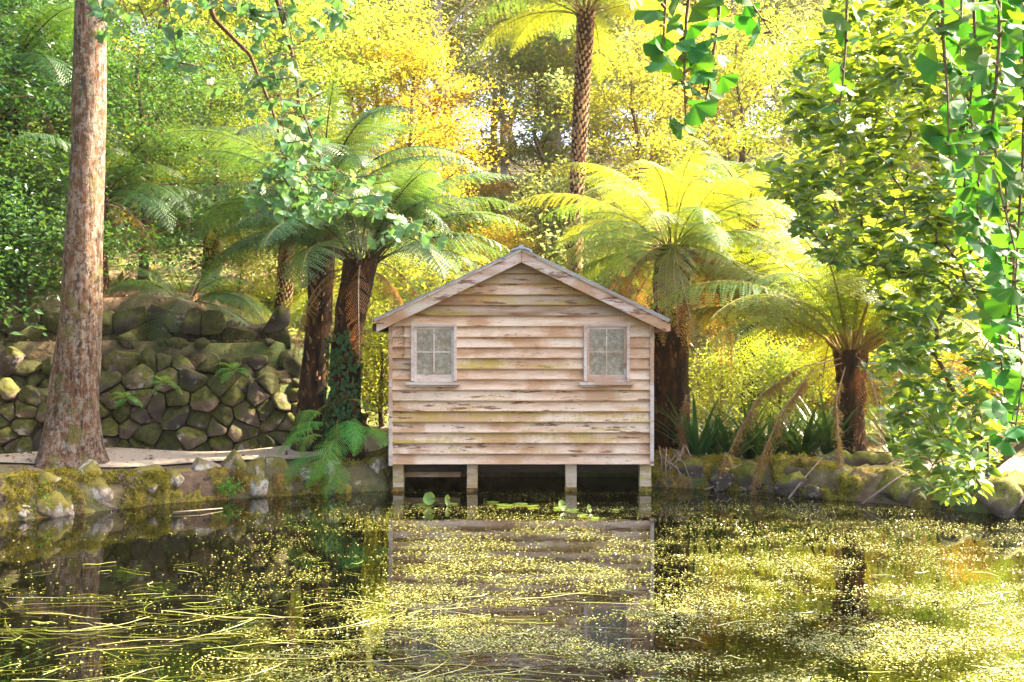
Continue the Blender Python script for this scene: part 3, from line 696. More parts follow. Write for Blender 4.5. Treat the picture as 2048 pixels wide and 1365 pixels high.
# ------------------------------------------------------------------ tree ferns
def frond(name, L, e0, e1, npin, wmax, mats, seed, fine=True, start=.13, droop=.28, rr=.016, ragged=0.0, pw=1.25, pinl=.044, pinw=.022):
    r = np.random.RandomState(seed); n = npin
    s = np.linspace(0, 1, n + 1); el = np.radians(e0 + (e1 - e0) * s ** pw)
    x = np.r_[0, np.cumsum(np.cos(el[:-1]))] * L / n; z = np.r_[0, np.cumsum(np.sin(el[:-1]))] * L / n
    yy = .04 * L * np.sin(s * 2.2 + seed) * s
    ax = np.stack([x, yy, z], -1)
    tv, tf = tube(ax[::2] if n % 2 == 0 else ax, np.linspace(rr, .003, len(ax[::2] if n % 2 == 0 else ax)), 4, False)
    V = [np.array([tuple(p) for p in tv])]; F = [np.array(tf)]; mi = [np.ones(len(tf), int)]
    P = []; D = []; Nn = []; LL = []; WW = []
    for i in range(n + 1):
        if s[i] < start: continue
        q = (s[i] - start) / (1 - start)
        pl = wmax * (math.sin(math.pi * min(1, q ** .72 * .96 + .04)) ** .75) * (.94 + .12 * r.rand())
        if q > .97: pl = wmax * .07
        t = np.array([math.cos(el[i]), 0, math.sin(el[i])]); nr = np.array([-math.sin(el[i]), 0, math.cos(el[i])])
        for sd_ in (-1, 1):
            if ragged and r.rand() < ragged: continue
            fw = math.radians(12 + 30 * q + r.uniform(-6, 6)); dr = droop * r.uniform(.6, 1.5)
            a = np.array([0, sd_, 0]) * math.cos(fw) + t * math.sin(fw)
            m = max(4, int(pl / (.027 if fine else .06)))
            u = (np.arange(m) + .5) / m
            pos = ax[i] + np.outer(u * pl, a) - np.outer(u * u * pl * dr, nr) - np.outer(u * u * pl * .10, [0, 0, 1])
            axd = norm(np.gradient(pos, axis=0)) if m > 1 else np.array([a])
            side = norm(np.cross(np.tile(nr, (m, 1)), axd)); nn = np.cross(axd, side)
            lw = pinl * (1 - .7 * u) * (.5 + .5 * pl / wmax) + .006
            for g in (-1, 1):
                d = side * g * .92 + axd * .38 - nn * .18 * r.rand()
                P.append(pos); D.append(d); Nn.append(nn); LL.append(lw); WW.append(np.full(m, pinw))
    if P:
        lv, lf = leaves(T_DIAMOND, np.concatenate(P), np.concatenate(D), np.concatenate(Nn), np.concatenate(LL), np.concatenate(WW))
        b = len(V[0]); V.append(lv); F.append(lf + b); mi.append(np.zeros(len(lf), int))
    return mesh(name, np.concatenate(V), np.concatenate(F), mats, False, np.concatenate(mi))
def frond_set(mat, stipe, seed, L=2.6, w=.46, fine=True, npin=36):
    k = dict(fine=fine); out = []
    k['start'] = .20 if mat == 'fern_cool' else .13; k['pinl'] = .052 if mat == 'fern_cool' else .044
    for i, (e0, e1) in enumerate(((82, 8), (68, -18), (52, -28), (36, -42), (18, -55), (2, -68))):
        out.append([frond('frond', L * (.9 if i == 0 else 1) * (1 - .06 * j), e0 - 4 * j, e1 - 7 * j, npin, w * (1 + .05 * j), [M['fern_green' if mat == 'fern' and j == 1 else mat], M[stipe]], seed + i * 7 + j, ragged=.03 * j, **k) for j in range(3)])
    return out
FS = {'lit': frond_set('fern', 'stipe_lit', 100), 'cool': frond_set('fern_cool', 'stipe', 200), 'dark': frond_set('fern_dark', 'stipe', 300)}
DEAD = [frond('frond', 2.1, -8, -86, 30, .26, [M['fern_dead'], M['dead_twig']], 400 + i, start=.1, ragged=.2, droop=.8, pw=.6) for i in range(3)]
LUSH = [frond('frond', 1.1, e, e2, 22, .27, [M['fern_lush'], M['stipe_lit']], 420 + i, start=.16, droop=.15, rr=.007, pinl=.027, pinw=.020) for i, (e, e2) in enumerate(((65, -45), (40, -75), (15, -85), (-10, -88)))]
def trunk_mesh(name, pts, rad, mats, seed, stubs=180, stub_len=.14, spiral=False, stub_r=.022, top_bias=0.0):
    rng = random.Random(seed); m = MB(); P = [Vector(p) for p in pts]; n = 26; sides = 18
    d = np.r_[0, np.cumsum([(b - a).length for a, b in zip(P[:-1], P[1:])])]; T = d[-1]; A = np.array([tuple(p) for p in P])
    c = lambda t: Vector([np.interp(t * T, d, A[:, i]) for i in range(3)]); rf = lambda t: float(np.interp(t, np.linspace(0, 1, len(rad)), rad))
    V = []; F = []
    for i in range(n + 1):
        t = i / n; p = c(t); rr = rf(t)
        for k in range(sides):
            w = 2 * math.pi * k / sides; e = rr * (1 + .16 * fbm((math.cos(w) * 1.6, math.sin(w) * 1.6, t * T * .9 + seed)) + .10 * fbm((math.cos(w) * 4, math.sin(w) * 4, t * T * 1.5 + seed)))
            V.append(p + Vector((math.cos(w) * e, math.sin(w) * e, 0)))
    for i in range(n):
        for k in range(sides): F.append((i * sides + k, i * sides + (k + 1) % sides, (i + 1) * sides + (k + 1) % sides, (i + 1) * sides + k))
    F.append(tuple(n * sides + k for k in range(sides))); m.add(V, F, 0)
    for q in range(stubs):
        if spiral:
            t = (q + .5) / stubs; w = q * 2.39996
        else:
            t = rng.random() ** (1 - top_bias * .5); w = rng.random() * 6.283
        p = c(t); rr = rf(t); o = Vector((math.cos(w), math.sin(w), 0)); sl = stub_len * rng.uniform(.6, 1.3); sr = stub_r * rng.uniform(.7, 1.3)
        a = p + o * (rr * .90); e = a + o * (sl * (.42 if spiral else .35)) + Vector((0, 0, sl * (.75 if rng.random() > .2 or spiral else -.8)))
        tn = Vector((-o.y, o.x, 0)) * sr
        m.add([a - tn - Vector((0, 0, sr)), a + tn - Vector((0, 0, sr)), a + tn * .9 + Vector((0, 0, sr * 2)), a - tn * .9 + Vector((0, 0, sr * 2)), e - tn * .45, e + tn * .45],
              [(0, 1, 5, 4), (1, 2, 5), (3, 0, 4), (2, 3, 4, 5)], 1)
    return m.mesh(name, mats, True)
def fern_crown(parent, c, fs, n, sc, seed, tiers=(0, 5), az=None, r0=.10, jit=.16):
    rng = random.Random(seed)
    for i in range(n):
        t = i / max(1, n - 1); tier = int(round(tiers[0] + (tiers[1] - tiers[0]) * t ** .9)); w = i * 2.39996 + rng.uniform(-.35, .35)
        if az is not None: w = az[0] + (az[1] - az[0]) * ((i * .618) % 1)
        k = sc * rng.uniform(.86, 1.12)
        obj('frond', fs[tier][(i * 7 + seed) % 3], parent, Vector(c) + Vector((math.cos(w) * r0, math.sin(w) * r0, rng.uniform(-.12, .05))), (rng.uniform(-.3, .3), rng.uniform(-jit, jit), w), (k, k, k))
def dead_skirt(parent, c, n, sc, seed, az=None, r0=.16):
    rng = random.Random(seed)
    for i in range(n):
        w = i * 2.4 + rng.uniform(-.4, .4) if az is None else rng.uniform(*az); k = sc * rng.uniform(.7, 1.25)
        obj('frond', DEAD[i % 3], parent, Vector(c) + Vector((math.cos(w) * r0, math.sin(w) * r0, rng.uniform(-.25, 0))), (rng.uniform(-.2, .2), rng.uniform(-.25, .15), w), (k, k, k))['label'] = 'brown dead frond hanging limp'
def tree_fern(label, base, top, rad, fs, n, sc, seed, dead=0, dsc=1.0, stubs=220, spiral=False, tiers=(0, 5), mid=None, group=None, stub_len=.14, az=None, daz=None, stub_r=.022):
    base = Vector(base); top = Vector(top)
    f = thing('tree_fern', label, 'tree fern', base, group)
    pts = [Vector((0, 0, -.15)), (Vector(mid) - base) if mid else (top - base) * .5, top - base]
    obj('trunk', trunk_mesh('trunk', pts, rad, [M['fern_trunk'], M['fern_stub_lit' if spiral else 'fern_stub']], seed, stubs, stub_len, spiral, stub_r), f)
    fern_crown(f, top - base, fs, n, sc, seed, tiers, az, r0=rad[-1] * .7)
    if dead: dead_skirt(f, top - base, dead, dsc, seed + 1, daz, r0=rad[-1])
    return f
def gp(px, Y):                                # ground point under a pixel column at a depth
    x = (px - 1024) / FPX * Y; return Vector((x, Y, gh(x, Y)))
# twin ferns left of the boathouse
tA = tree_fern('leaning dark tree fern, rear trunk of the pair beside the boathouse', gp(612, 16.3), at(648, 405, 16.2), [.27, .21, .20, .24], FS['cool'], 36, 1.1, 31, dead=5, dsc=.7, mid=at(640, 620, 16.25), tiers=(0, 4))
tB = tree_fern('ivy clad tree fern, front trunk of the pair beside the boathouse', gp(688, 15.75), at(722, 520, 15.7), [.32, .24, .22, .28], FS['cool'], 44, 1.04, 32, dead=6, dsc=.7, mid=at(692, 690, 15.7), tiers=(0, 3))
# tall one behind the roof
tree_fern('tall slender tree fern rising behind the boathouse roof, crown cut by the frame', gp(1143, 21.5), at(1172, 22, 21.5), [.19, .155, .155, .19], FS['lit'], 34, 1.3, 33, stubs=900, spiral=True, mid=at(1150, 440, 21.5), stub_len=.12, tiers=(0, 4), stub_r=.030)
# right one
tree_fern('large golden tree fern with brown skirt at the right corner of the boathouse', gp(1338, 17.3), at(1344, 492, 17.2), [.40, .31, .28, .32], FS['lit'], 56, 1.05, 34, dead=36, dsc=1.0, mid=at(1342, 690, 17.2), stubs=300)
# small one on the right bank
tree_fern('short tree fern on the right bank trailing dead fronds to the water', gp(1702, 16.4), at(1702, 700, 16.3), [.26, .22, .22, .27], FS['lit'], 56, 1.5, 35, dead=3, dsc=.8, stubs=200, tiers=(0, 3))
# terrace and background ferns
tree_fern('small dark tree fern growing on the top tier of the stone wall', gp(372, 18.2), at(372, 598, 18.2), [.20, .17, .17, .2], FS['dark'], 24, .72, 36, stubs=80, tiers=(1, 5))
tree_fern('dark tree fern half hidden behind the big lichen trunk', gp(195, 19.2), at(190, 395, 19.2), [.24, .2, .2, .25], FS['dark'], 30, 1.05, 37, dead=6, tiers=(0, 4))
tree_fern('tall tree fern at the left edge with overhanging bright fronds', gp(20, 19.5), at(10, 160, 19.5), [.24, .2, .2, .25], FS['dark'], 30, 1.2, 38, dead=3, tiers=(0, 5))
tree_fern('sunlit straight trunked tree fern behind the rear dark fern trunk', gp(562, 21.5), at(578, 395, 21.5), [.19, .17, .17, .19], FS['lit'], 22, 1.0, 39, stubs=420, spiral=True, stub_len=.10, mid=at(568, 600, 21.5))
tree_fern('low bright tree fern growing above the right end of the stone wall', gp(540, 20.3), at(545, 668, 20.3), [.18, .15, .15, .18], FS['lit'], 18, .65, 40, stubs=60, tiers=(0, 4))
tree_fern('golden tree fern far behind the boathouse ridge', gp(845, 24.5), at(850, 560, 24.5), [.2, .17, .17, .2], FS['lit'], 18, .9, 41, dead=5)
tree_fern('golden tree fern behind the shrub on the far right', gp(1500, 23), at(1495, 420, 23), [.24, .2, .2, .24], FS['lit'], 26, 1.15, 42, dead=4)
tree_fern('yellow lit tree fern beyond the right bank path', gp(1870, 22), at(1860, 520, 22), [.24, .2, .2, .24], FS['lit'], 24, 1.1, 43, dead=4)
tree_fern('yellow tree fern in the wood above the left wall', gp(420, 24), at(430, 330, 24), [.22, .19, .19, .22], FS['lit'], 24, 1.15, 44)
# ferns at the foot of the twin trunks
fc = thing('fern_clump', 'bright green ferns spilling over the bank beside the boathouse corner', 'fern', (at(660, 870, 15.35).x, 15.35, gh(at(660, 870, 15.35).x, 15.35)))
rng = random.Random(77)
for i, (px, py, a, k) in enumerate(((655, 850, -2.2, 1), (690, 845, -1.2, 1.0), (640, 860, -2.7, .9), (672, 880, -1.7, 1.1), (660, 900, -1.4, .8), (700, 860, -.6, .9), (620, 880, -2.4, .75), (655, 920, -1.75, .75), (680, 925, -1.3, .7), (690, 800, .3, .8), (665, 805, -2.9, .75), (730, 870, -.9, .8), (640, 835, -1.9, .9), (675, 840, -1.5, 1), (625, 905, -2.1, .8), (705, 830, -1.0, .9), (650, 880, -2.0, .9), (668, 940, -1.5, .7))):
    p = at(px, py, 15.05 + rng.uniform(-.12, .12)); t = rng.choice([1, 2, 2, 3]) if py < 900 else 3
    obj('frond', LUSH[t], fc, p - fc.location, (rng.uniform(-.3, .3), rng.uniform(-.2, .2), a), (k * .8,) * 3)
for i, (px, py, Y, k) in enumerate(((330, 770, 15.95, .35), (255, 800, 15.9, .3), (470, 745, 16.3, .38))):
    p = at(px, py, Y); f = thing('wall_fern', 'small green fern rooted in the wall ' + ['right of the big trunk', 'low beside the big trunk', 'near the wall right end', 'below the small tree fern', 'on the ledge right of the big trunk', 'at the right end of the upper ledge', 'left of the big trunk'][i], 'fern', p)
    for q in range(6): obj('frond', LUSH[q % 3], f, (0, 0, 0), (random.Random(q + i).uniform(-.3, .3), 0, -3.0 + q * .55), (k, k, k))
ivp = []; rng = np.random.RandomState(9)
n = 420; t = rng.rand(n); w = rng.uniform(-2.9, -.5, n); yv = 15.72
zc = .6 + t * 1.9; cxv = np.interp(zc, [.4, 2.3, 3.6], [at(688, 880, 15.7).x, at(692, 690, 15.7).x, at(722, 520, 15.7).x])
rr = .29 + rng.rand(n) * .05
P = np.stack([cxv + np.cos(w) * rr, yv + np.sin(w) * rr, zc], -1); O = np.stack([np.cos(w), np.sin(w), np.zeros(n)], -1)
lv, lf = leaves(T_DIAMOND, P, np.stack([rng.randn(n) * .5, rng.randn(n) * .2, -np.ones(n)], -1), O + rng.randn(n, 3) * .35, rng.uniform(.05, .11, n), rng.uniform(.05, .09, n))
o = wobj('ivy', mesh('ivy', lv, lf, M['ivy']), tB); o['kind'] = 'stuff'; o['label'] = 'dark ivy leaves climbing the trunk'
# ------------------------------------------------------------------ broadleaf trees and shrubs
def tree_meshes(seed, H, r0, base, spread, limbs, leafL, per, lmat, bmat, flat=.35, clump=.42, asp=.55, sub=5, tw=4, lean=0.0, up=(8, 50)):
    rng = random.Random(seed); nr = np.random.RandomState(seed); m = MB(); anchors = []
    pts = [Vector((0, 0, -.2))]
    for i in range(1, 8): pts.append(Vector((lean * (i / 7) ** 1.5 * H + rng.uniform(-.02, .02) * H, rng.uniform(-.02, .02) * H, H * .9 * i / 7)))
    m.tube(pts, [r0 * (1 - .85 * (i / 7)) + .01 for i in range(8)], 8)
    def tp(t):
        q = t * 7; i = min(6, int(q)); return pts[i].lerp(pts[i + 1], q - i)
    def branch(p, d, L, r, nseg, sag):
        q = [p]; d = d.copy()
        for i in range(nseg):
            d = (d + Vector((rng.uniform(-.22, .22), rng.uniform(-.22, .22), rng.uniform(-.12, .12) - sag))).normalized(); q.append(q[-1] + d * (L / nseg))
        m.tube(q, [max(.004, r * (1 - .8 * i / nseg)) for i in range(nseg + 1)], 5 if r > .03 else 3, cap=False)
        return q, d
    for k in range(limbs):
        t = base + (1 - base) * (k + rng.random() * .6) / limbs; t = min(t, .99); w = k * 2.39996 + rng.uniform(-.4, .4); e = R(rng.uniform(*up)) + (t - base) * .5
        L = spread * (1.0 - .55 * ((t - base) / (1 - base)) ** 1.5) * rng.uniform(.75, 1.15)
        q, d = branch(tp(t), Vector((math.cos(w) * math.cos(e), math.sin(w) * math.cos(e), math.sin(e))), L, r0 * .32 * (1.2 - t), 5, .04)
        for s in range(sub):
            u = .25 + .75 * (s + rng.random()) / sub; i = min(4, int(u * 5)); p = q[i].lerp(q[i + 1], u * 5 - i)
            w2 = w + rng.choice((-1, 1)) * rng.uniform(.4, 1.3); e2 = rng.uniform(-.2, .7)
            q2, d2 = branch(p, Vector((math.cos(w2) * math.cos(e2), math.sin(w2) * math.cos(e2), math.sin(e2))), L * rng.uniform(.25, .45), r0 * .09, 3, .06)
            for z in range(tw): anchors.append(q2[rng.choice((1, 2, 3, 3))] + Vector((rng.gauss(0, .16), rng.gauss(0, .16), rng.gauss(0, .08))) * spread * .5)
    A = np.array([tuple(a) for a in anchors]); n = len(A) * per
    c = np.repeat(A, per, 0); sg = clump * spread * .28
    off = nr.randn(n, 3) * np.array([sg, sg, sg * flat]); P = c + off
    D = nr.randn(n, 3); D[:, 2] = D[:, 2] * .4 - .35
    Nn = nr.randn(n, 3) * .55 + np.array([0, 0, 1.0])
    L = leafL * nr.uniform(.6, 1.3, n)
    lv, lf = leaves(T_DIAMOND, P, D, Nn, L, L * asp)
    return m.mesh('trunk', M[bmat], True), mesh('crown', lv, lf, M[lmat])
PROTO = {}
def proto(key, **kw): PROTO[key] = tree_meshes(**kw)
proto('far1', seed=1, H=15, r0=.26, base=.22, spread=4.2, limbs=20, leafL=.20, per=34, lmat='far', bmat='pale_bark')
proto('far2', seed=2, H=18, r0=.30, base=.30, spread=4.6, limbs=22, leafL=.20, per=34, lmat='far', bmat='pale_bark', flat=.6)
proto('bright', seed=3, H=10, r0=.16, base=.18, spread=3.4, limbs=20, leafL=.15, per=34, lmat='bright', bmat='bark', flat=.28)
proto('gold', seed=4, H=9, r0=.15, base=.25, spread=3.2, limbs=18, leafL=.12, per=36, lmat='gold', bmat='bark', flat=.25)
proto('maple', seed=5, H=7, r0=.13, base=.15, spread=3.0, limbs=20, leafL=.11, per=40, lmat='maple', bmat='bark', flat=.16, clump=.5, up=(0, 25))
proto('dark', seed=6, H=9, r0=.18, base=.12, spread=3.2, limbs=22, leafL=.14, per=40, lmat='dark', bmat='bark', flat=.5)
proto('bush_bright', seed=7, H=2.6, r0=.06, base=.02, spread=1.6, limbs=18, leafL=.09, per=26, lmat='bright', bmat='twig', flat=.6, clump=.7, sub=5, tw=3, up=(10, 60))
proto('bush_far', seed=8, H=3.2, r0=.07, base=.02, spread=2.0, limbs=18, leafL=.13, per=26, lmat='far', bmat='twig', flat=.6, clump=.7, sub=5, tw=3, up=(10, 60))
proto('bush_dark', seed=9, H=2.6, r0=.07, base=.02, spread=1.7, limbs=20, leafL=.12, per=26, lmat='dark', bmat='twig', flat=.6, clump=.7, sub=5, tw=3, up=(10, 60))
proto('bush_gold', seed=10, H=2.4, r0=.05, base=.02, spread=1.5, limbs=16, leafL=.09, per=26, lmat='gold', bmat='twig', flat=.5, clump=.7, sub=5, tw=3, up=(10, 60))
def plant(key, name, label, cat, p, sc, rz, group=None):
    t = thing(name, label, cat, p, group); tm, cm = PROTO[key]
    for nm, me in (('trunk' if 'tree' in name else 'stem', tm), ('crown' if 'tree' in name else 'foliage', cm)): obj(nm, me, t, rot=(0, 0, rz), sc=sc if hasattr(sc, '__len__') else (sc,) * 3)
    return t
rng = random.Random(3)
# rows of far trees on the hillside
far = [(Y, px) for Y, n in ((44, 13), (55, 15), (68, 16), (82, 17), (98, 18)) for px in np.linspace(-260, 2320, n)]
for (Y, px) in far:
    px += rng.uniform(-90, 90); Yd = Y + rng.uniform(-5, 5); s = rng.uniform(.75, 1.15) * (1 + (Y - 44) * .006)
    plant(rng.choice(['far1', 'far2']), 'forest_tree', 'pale sunlit tree in the wood on the hillside far behind', 'tree', gp(px, Yd), (s, s, s * rng.uniform(.9, 1.2)), rng.random() * 6, 'trees of the far hillside')
for px, Y, s, lab in ((1118, 52, 1.5, 'broad pinkish gum trunk seen left of the tall tree fern'), (700, 60, 1.3, 'pale gum tree high above the front twin fern'), (1330, 58, 1.3, 'pale gum tree between the two golden fern crowns')):
    plant('far2', 'gum_tree', lab, 'tree', gp(px, Y), (s, s, s * 1.2), rng.random() * 6)
# middle distance
for px, Y, k, s, lab in ((560, 31, 'bright', 1.0, 'yellow green tree above the sunlit fern trunk'), (330, 29, 'bright', 1.0, 'yellow green tree behind the big lichen trunk'), (760, 34, 'bright', 1.05, 'yellow green tree high behind the twin ferns'),
                         (820, 33, 'gold', 1.0, 'golden leaved maple left of the boathouse ridge'), (480, 38, 'bright', 1.2, 'tall yellow tree at the top left of the wood'), (1270, 32, 'bright', .85, 'light green tree behind the large golden fern'),
                         (1480, 36, 'bright', .95, 'light green tree behind the shrub tips'), (1680, 30, 'bright', .95, 'yellow tree behind the right bank'), (1900, 27, 'bright', .9, 'yellow tree behind the hanging leaves at far right'),
                         (2120, 30, 'bright', 1.0, 'yellow tree at the right frame edge'), (900, 38, 'gold', .8, 'small golden tree far behind the boathouse ridge'), (130, 32, 'maple', 1.3, 'green tree behind the left edge fern'),
                         (1380, 40, 'gold', 1.1, 'golden tree at the top behind the hanging sprig'), (1080, 40, 'bright', 1.0, 'pale green tree left of the tall fern crown')):
    plant(k, 'woodland_tree', lab, 'tree', gp(px, Y), s, rng.random() * 6)
# left shade trees on the terraces
for px, Y, k, s, lab in ((285, 20.2, 'maple', .78, 'layered green maple right of the big lichen trunk'), (430, 21.5, 'maple', .72, 'layered green maple above the small terrace fern'), (60, 21.0, 'dark', .75, 'dark evergreen tree at the left edge'),
                         (-130, 18.5, 'dark', .9, 'dark evergreen tree cut by the left frame edge')):
    plant(k, 'shade_tree', lab, 'tree', gp(px, Y), s, rng.random() * 6)
for x, y, s in ((-12.5, 9.5, 1.25), (-13.5, 5, 1.3), (-12, 13.2, 1.1), (-10.5, 1.5, 1.2)):  # unseen trees added to keep skylight off the left wall and bank
    plant('dark', 'shade_tree', 'unseen evergreen tree added beyond the left frame edge to darken the left side', 'tree', (x, y, gh(x, y)), s, x, 'unseen evergreens added to darken the left side')
# bushes
for px, Y, k, s, lab in ((60, 17.6, 'bush_dark', .85, 'dark glossy bush above the wall left of the big trunk'), (-20, 17.0, 'bush_dark', .9, 'dark glossy bush at the left frame edge'), (765, 19.6, 'bush_bright', .85, 'round bright bush between the twin ferns and boathouse'),
                         (735, 23.5, 'bush_bright', 1.0, 'bright bush behind the ivy clad fern trunk'), (480, 20.5, 'bush_bright', .55, 'low bright bush above the middle wall tier'), (640, 24, 'bush_bright', 1.1, 'yellow bush seen between the two fern trunks'),
                         (1440, 19.4, 'bush_bright', .62, 'yellow bush behind the strappy clumps'), (1560, 20.0, 'bush_bright', .7, 'yellow bush behind the dead fronds'), (1800, 19.6, 'bush_bright', .8, 'yellow bush behind the short fern trunk'),
                         (1950, 19.5, 'bush_gold', .8, 'golden bush beside the right path'), (1640, 23, 'bush_gold', .95, 'golden bush left of the short fern'), (2080, 19, 'bush_bright', .9, 'bright bush at the right frame edge')):
    plant(k, 'bush', lab, 'bush', gp(px, Y), s, rng.random() * 6)
for i in range(70):
    px = rng.uniform(-150, 2250); Y = rng.uniform(23.5, 48); s = rng.uniform(.7, 1.3)
    plant(rng.choice(['bush_far', 'bush_bright', 'bush_far', 'bush_gold'] if px > 500 else ['bush_far', 'bush_bright', 'bush_dark']), 'bush', 'bush in the mixed undergrowth of the sunlit slope', 'bush', gp(px, Y), s, rng.random() * 6, 'bushes on the slope behind')
# big lichen trunk at the left
lb = gp(137, 14.75)
big = thing('tree', 'big leaning tree with orange bark and pale lichen beside the path', 'tree', lb)
path_ = [(137, 935, .50), (140, 900, .42), (148, 830, .355), (152, 760, .335), (160, 640, .29), (170, 450, .255), (178, 250, .235), (181, 0, .225), (184, -300, .20), (190, -700, .14), (200, -1100, .05)]
V = []; F = []; sides = 28; n = 70
PA = np.array([tuple(at(px, py, 14.75)) for px, py, _ in path_]); PR = np.array([q[2] for q in path_]); d = np.r_[0, np.cumsum(np.linalg.norm(np.diff(PA, axis=0), axis=1))]
for i in range(n + 1):
    t = d[-1] * (i / n) ** 1.25; c = np.array([np.interp(t, d, PA[:, q]) for q in range(3)]); r_ = np.interp(t, d, PR)
    for k in range(sides):
        w = 2 * math.pi * k / sides; rt = max(0, 1 - t / .9)
        e = r_ * (1 + .07 * fbm((math.cos(w) * 1.2, math.sin(w) * 1.2, t * .7)) + .045 * fbm((math.cos(w) * 5, math.sin(w) * 5, t * .9)) + .25 * rt * max(0, math.sin(w * 3 + 1)) )
        V.append((c[0] + math.cos(w) * e, c[1] + math.sin(w) * e, c[2] - (.25 if i == 0 else 0)))
for i in range(n):
    for k in range(sides): F.append((i * sides + k, i * sides + (k + 1) % sides, (i + 1) * sides + (k + 1) % sides, (i + 1) * sides + k))
wobj('trunk', mesh('trunk', V, F, M['lichen_bark'], True), big)
tm, cm = tree_meshes(seed=61, H=7, r0=.12, base=.1, spread=3.6, limbs=18, leafL=.14, per=30, lmat='maple', bmat='bark', flat=.3)
top = Vector(PA[7]) - lb
obj('limb', tm, big, top + Vector((0, 0, .6))); obj('crown', cm, big, top + Vector((0, 0, .6)))

# ------------------------------------------------------------------ strap leaved clumps on the right bank
def clump_mesh(seed, n=46, L=.85, w=.05):
    rng = random.Random(seed); m = MB()
    for i in range(n):
        a = rng.random() * 6.283; e = rng.uniform(.75, 1.45); l = L * rng.uniform(.6, 1.2); seg = 5
        p = Vector((math.cos(a), math.sin(a), 0)) * rng.random() * .08; V = []; s = Vector((-math.sin(a), math.cos(a), 0)); dr = rng.uniform(.05, .33)
        for k in range(seg + 1):
            t = k / seg; ww = w * (.7 + .6 * t - 1.28 * t ** 3) * .5
            V += [p - s * max(.001, ww), p + Vector((0, 0, -.004)), p + s * max(.001, ww)]
            p = p + Vector((math.cos(a) * math.cos(e), math.sin(a) * math.cos(e), math.sin(e))) * (l / seg); e -= dr
        m.add(V, [f for k in range(seg) for f in ((k * 3, k * 3 + 1, k * 3 + 4, k * 3 + 3), (k * 3 + 1, k * 3 + 2, k * 3 + 5, k * 3 + 4))])
    return m.mesh('leaf_blades', M['strap'], True)
CL = [clump_mesh(i) for i in range(4)]
names = ['nearest the boathouse corner', 'in front of the golden fern trunk', 'behind the first dead frond', 'at the middle of the right bank', 'between two dead fronds', 'tallest on the bank edge', 'left of the short fern trunk', 'just behind the fallen log', 'beside the short fern trunk', 'on the far side of the short fern', 'by the right path', 'under the shrub leaves']
for i, (px, Y) in enumerate(((1395, 16.5), (1425, 16.9), (1462, 16.5), (1500, 16.9), (1535, 16.5), (1570, 16.9), (1605, 16.6), (1640, 17.1), (1660, 16.6), (1790, 17.3), (1850, 17.0), (1900, 17.6))):
    k = rng.uniform(1.1, 1.5)
    tag(obj('strap_plant', CL[i % 4], None, gp(px, Y) + Vector((0, 0, -.02)), (0, 0, rng.random() * 6), (k, k, k)), 'dark green strap leaved clump ' + names[i], 'plant', 'strap leaved clumps on the right bank')

# ------------------------------------------------------------------ right bank clutter
RBM = [boulder('boulder', 70 + i, M['stone_right']) for i in range(5)]
for px, py, Y, s, lab in ((1385, 945, 15.75, .55, 'grey mossy boulder below the strap leaved clumps'), (1440, 960, 15.4, .42, 'small dark boulder at the water under the clumps'), (1345, 950, 15.9, .4, 'dark boulder at the boathouse corner'), (1500, 955, 15.3, .5, 'dark boulder between the hanging dead fronds'), (1590, 972, 14.9, .5, 'mossy boulder standing in the water by the log'),
                          (1625, 985, 14.6, .34, 'low golden moss boulder at the water edge'), (1700, 965, 14.7, .60, 'dark ivy boulder right of the trailing frond'), (1790, 970, 14.2, .55, 'golden mossy boulder on the right bank'), (1900, 985, 13.7, .6, 'golden boulder under the lowest shrub leaves'), (2010, 1000, 13.1, .6, 'golden boulder at the right frame edge')):
    p = at(px, py, Y); tag(obj('boulder', RBM[rng.randrange(5)], None, p, (rng.uniform(-.4, .4), rng.uniform(-.4, .4), rng.random() * 6), (s * 1.25, s, s * .95)), lab, 'boulder')
lg = at(1712, 915, 15.3); V = []; m = MB()
m.tube([at(1632 + k * 8, 917 + 3 * math.sin(k * .9) , 15.45 - k * .012) for k in range(20)], [.085 + .03 * fbm((k * .5, 3, 1)) + (.02 if 4 < k < 15 else 0) for k in range(20)], 14)
m.v = [tuple(Vector(v) + Vector((0, 1, 1)) * .03 * fbm(Vector(v) * 5)) for v in m.v]
tag(obj('log', m.mesh('log', M['stone_right'], True)), 'mossy fallen log lying on the right bank', 'log')
def stick(name, pts, r, lab, mat='dead_twig', cat='branch'):
    m = MB(); m.tube(pts, np.linspace(r, r * .4, len(pts)), 5); return tag(obj(name, m.mesh(name, M[mat], True)), lab, cat)
stick('fallen_branch', [at(1725, 1008, 13.9), at(1790, 960, 14.0), at(1850, 925, 14.1)], .018, 'pale thin branch leaning from the water up the right bank')
stick('fallen_branch', [at(1575, 1000, 14.6), at(1610, 955, 14.8), at(1645, 915, 15.0)], .02, 'pale thin branch leaning left of the log')
stick('fallen_branch', [on(345, 1026, .02), on(400, 1021, .03), on(445, 1017, .02)], .014, 'pale stick floating close to the left bank')
stick('fallen_branch', [on(1410, 980, .03), at(1450, 965, 15.3)], .012, 'thin grey stick at the water under the clumps')
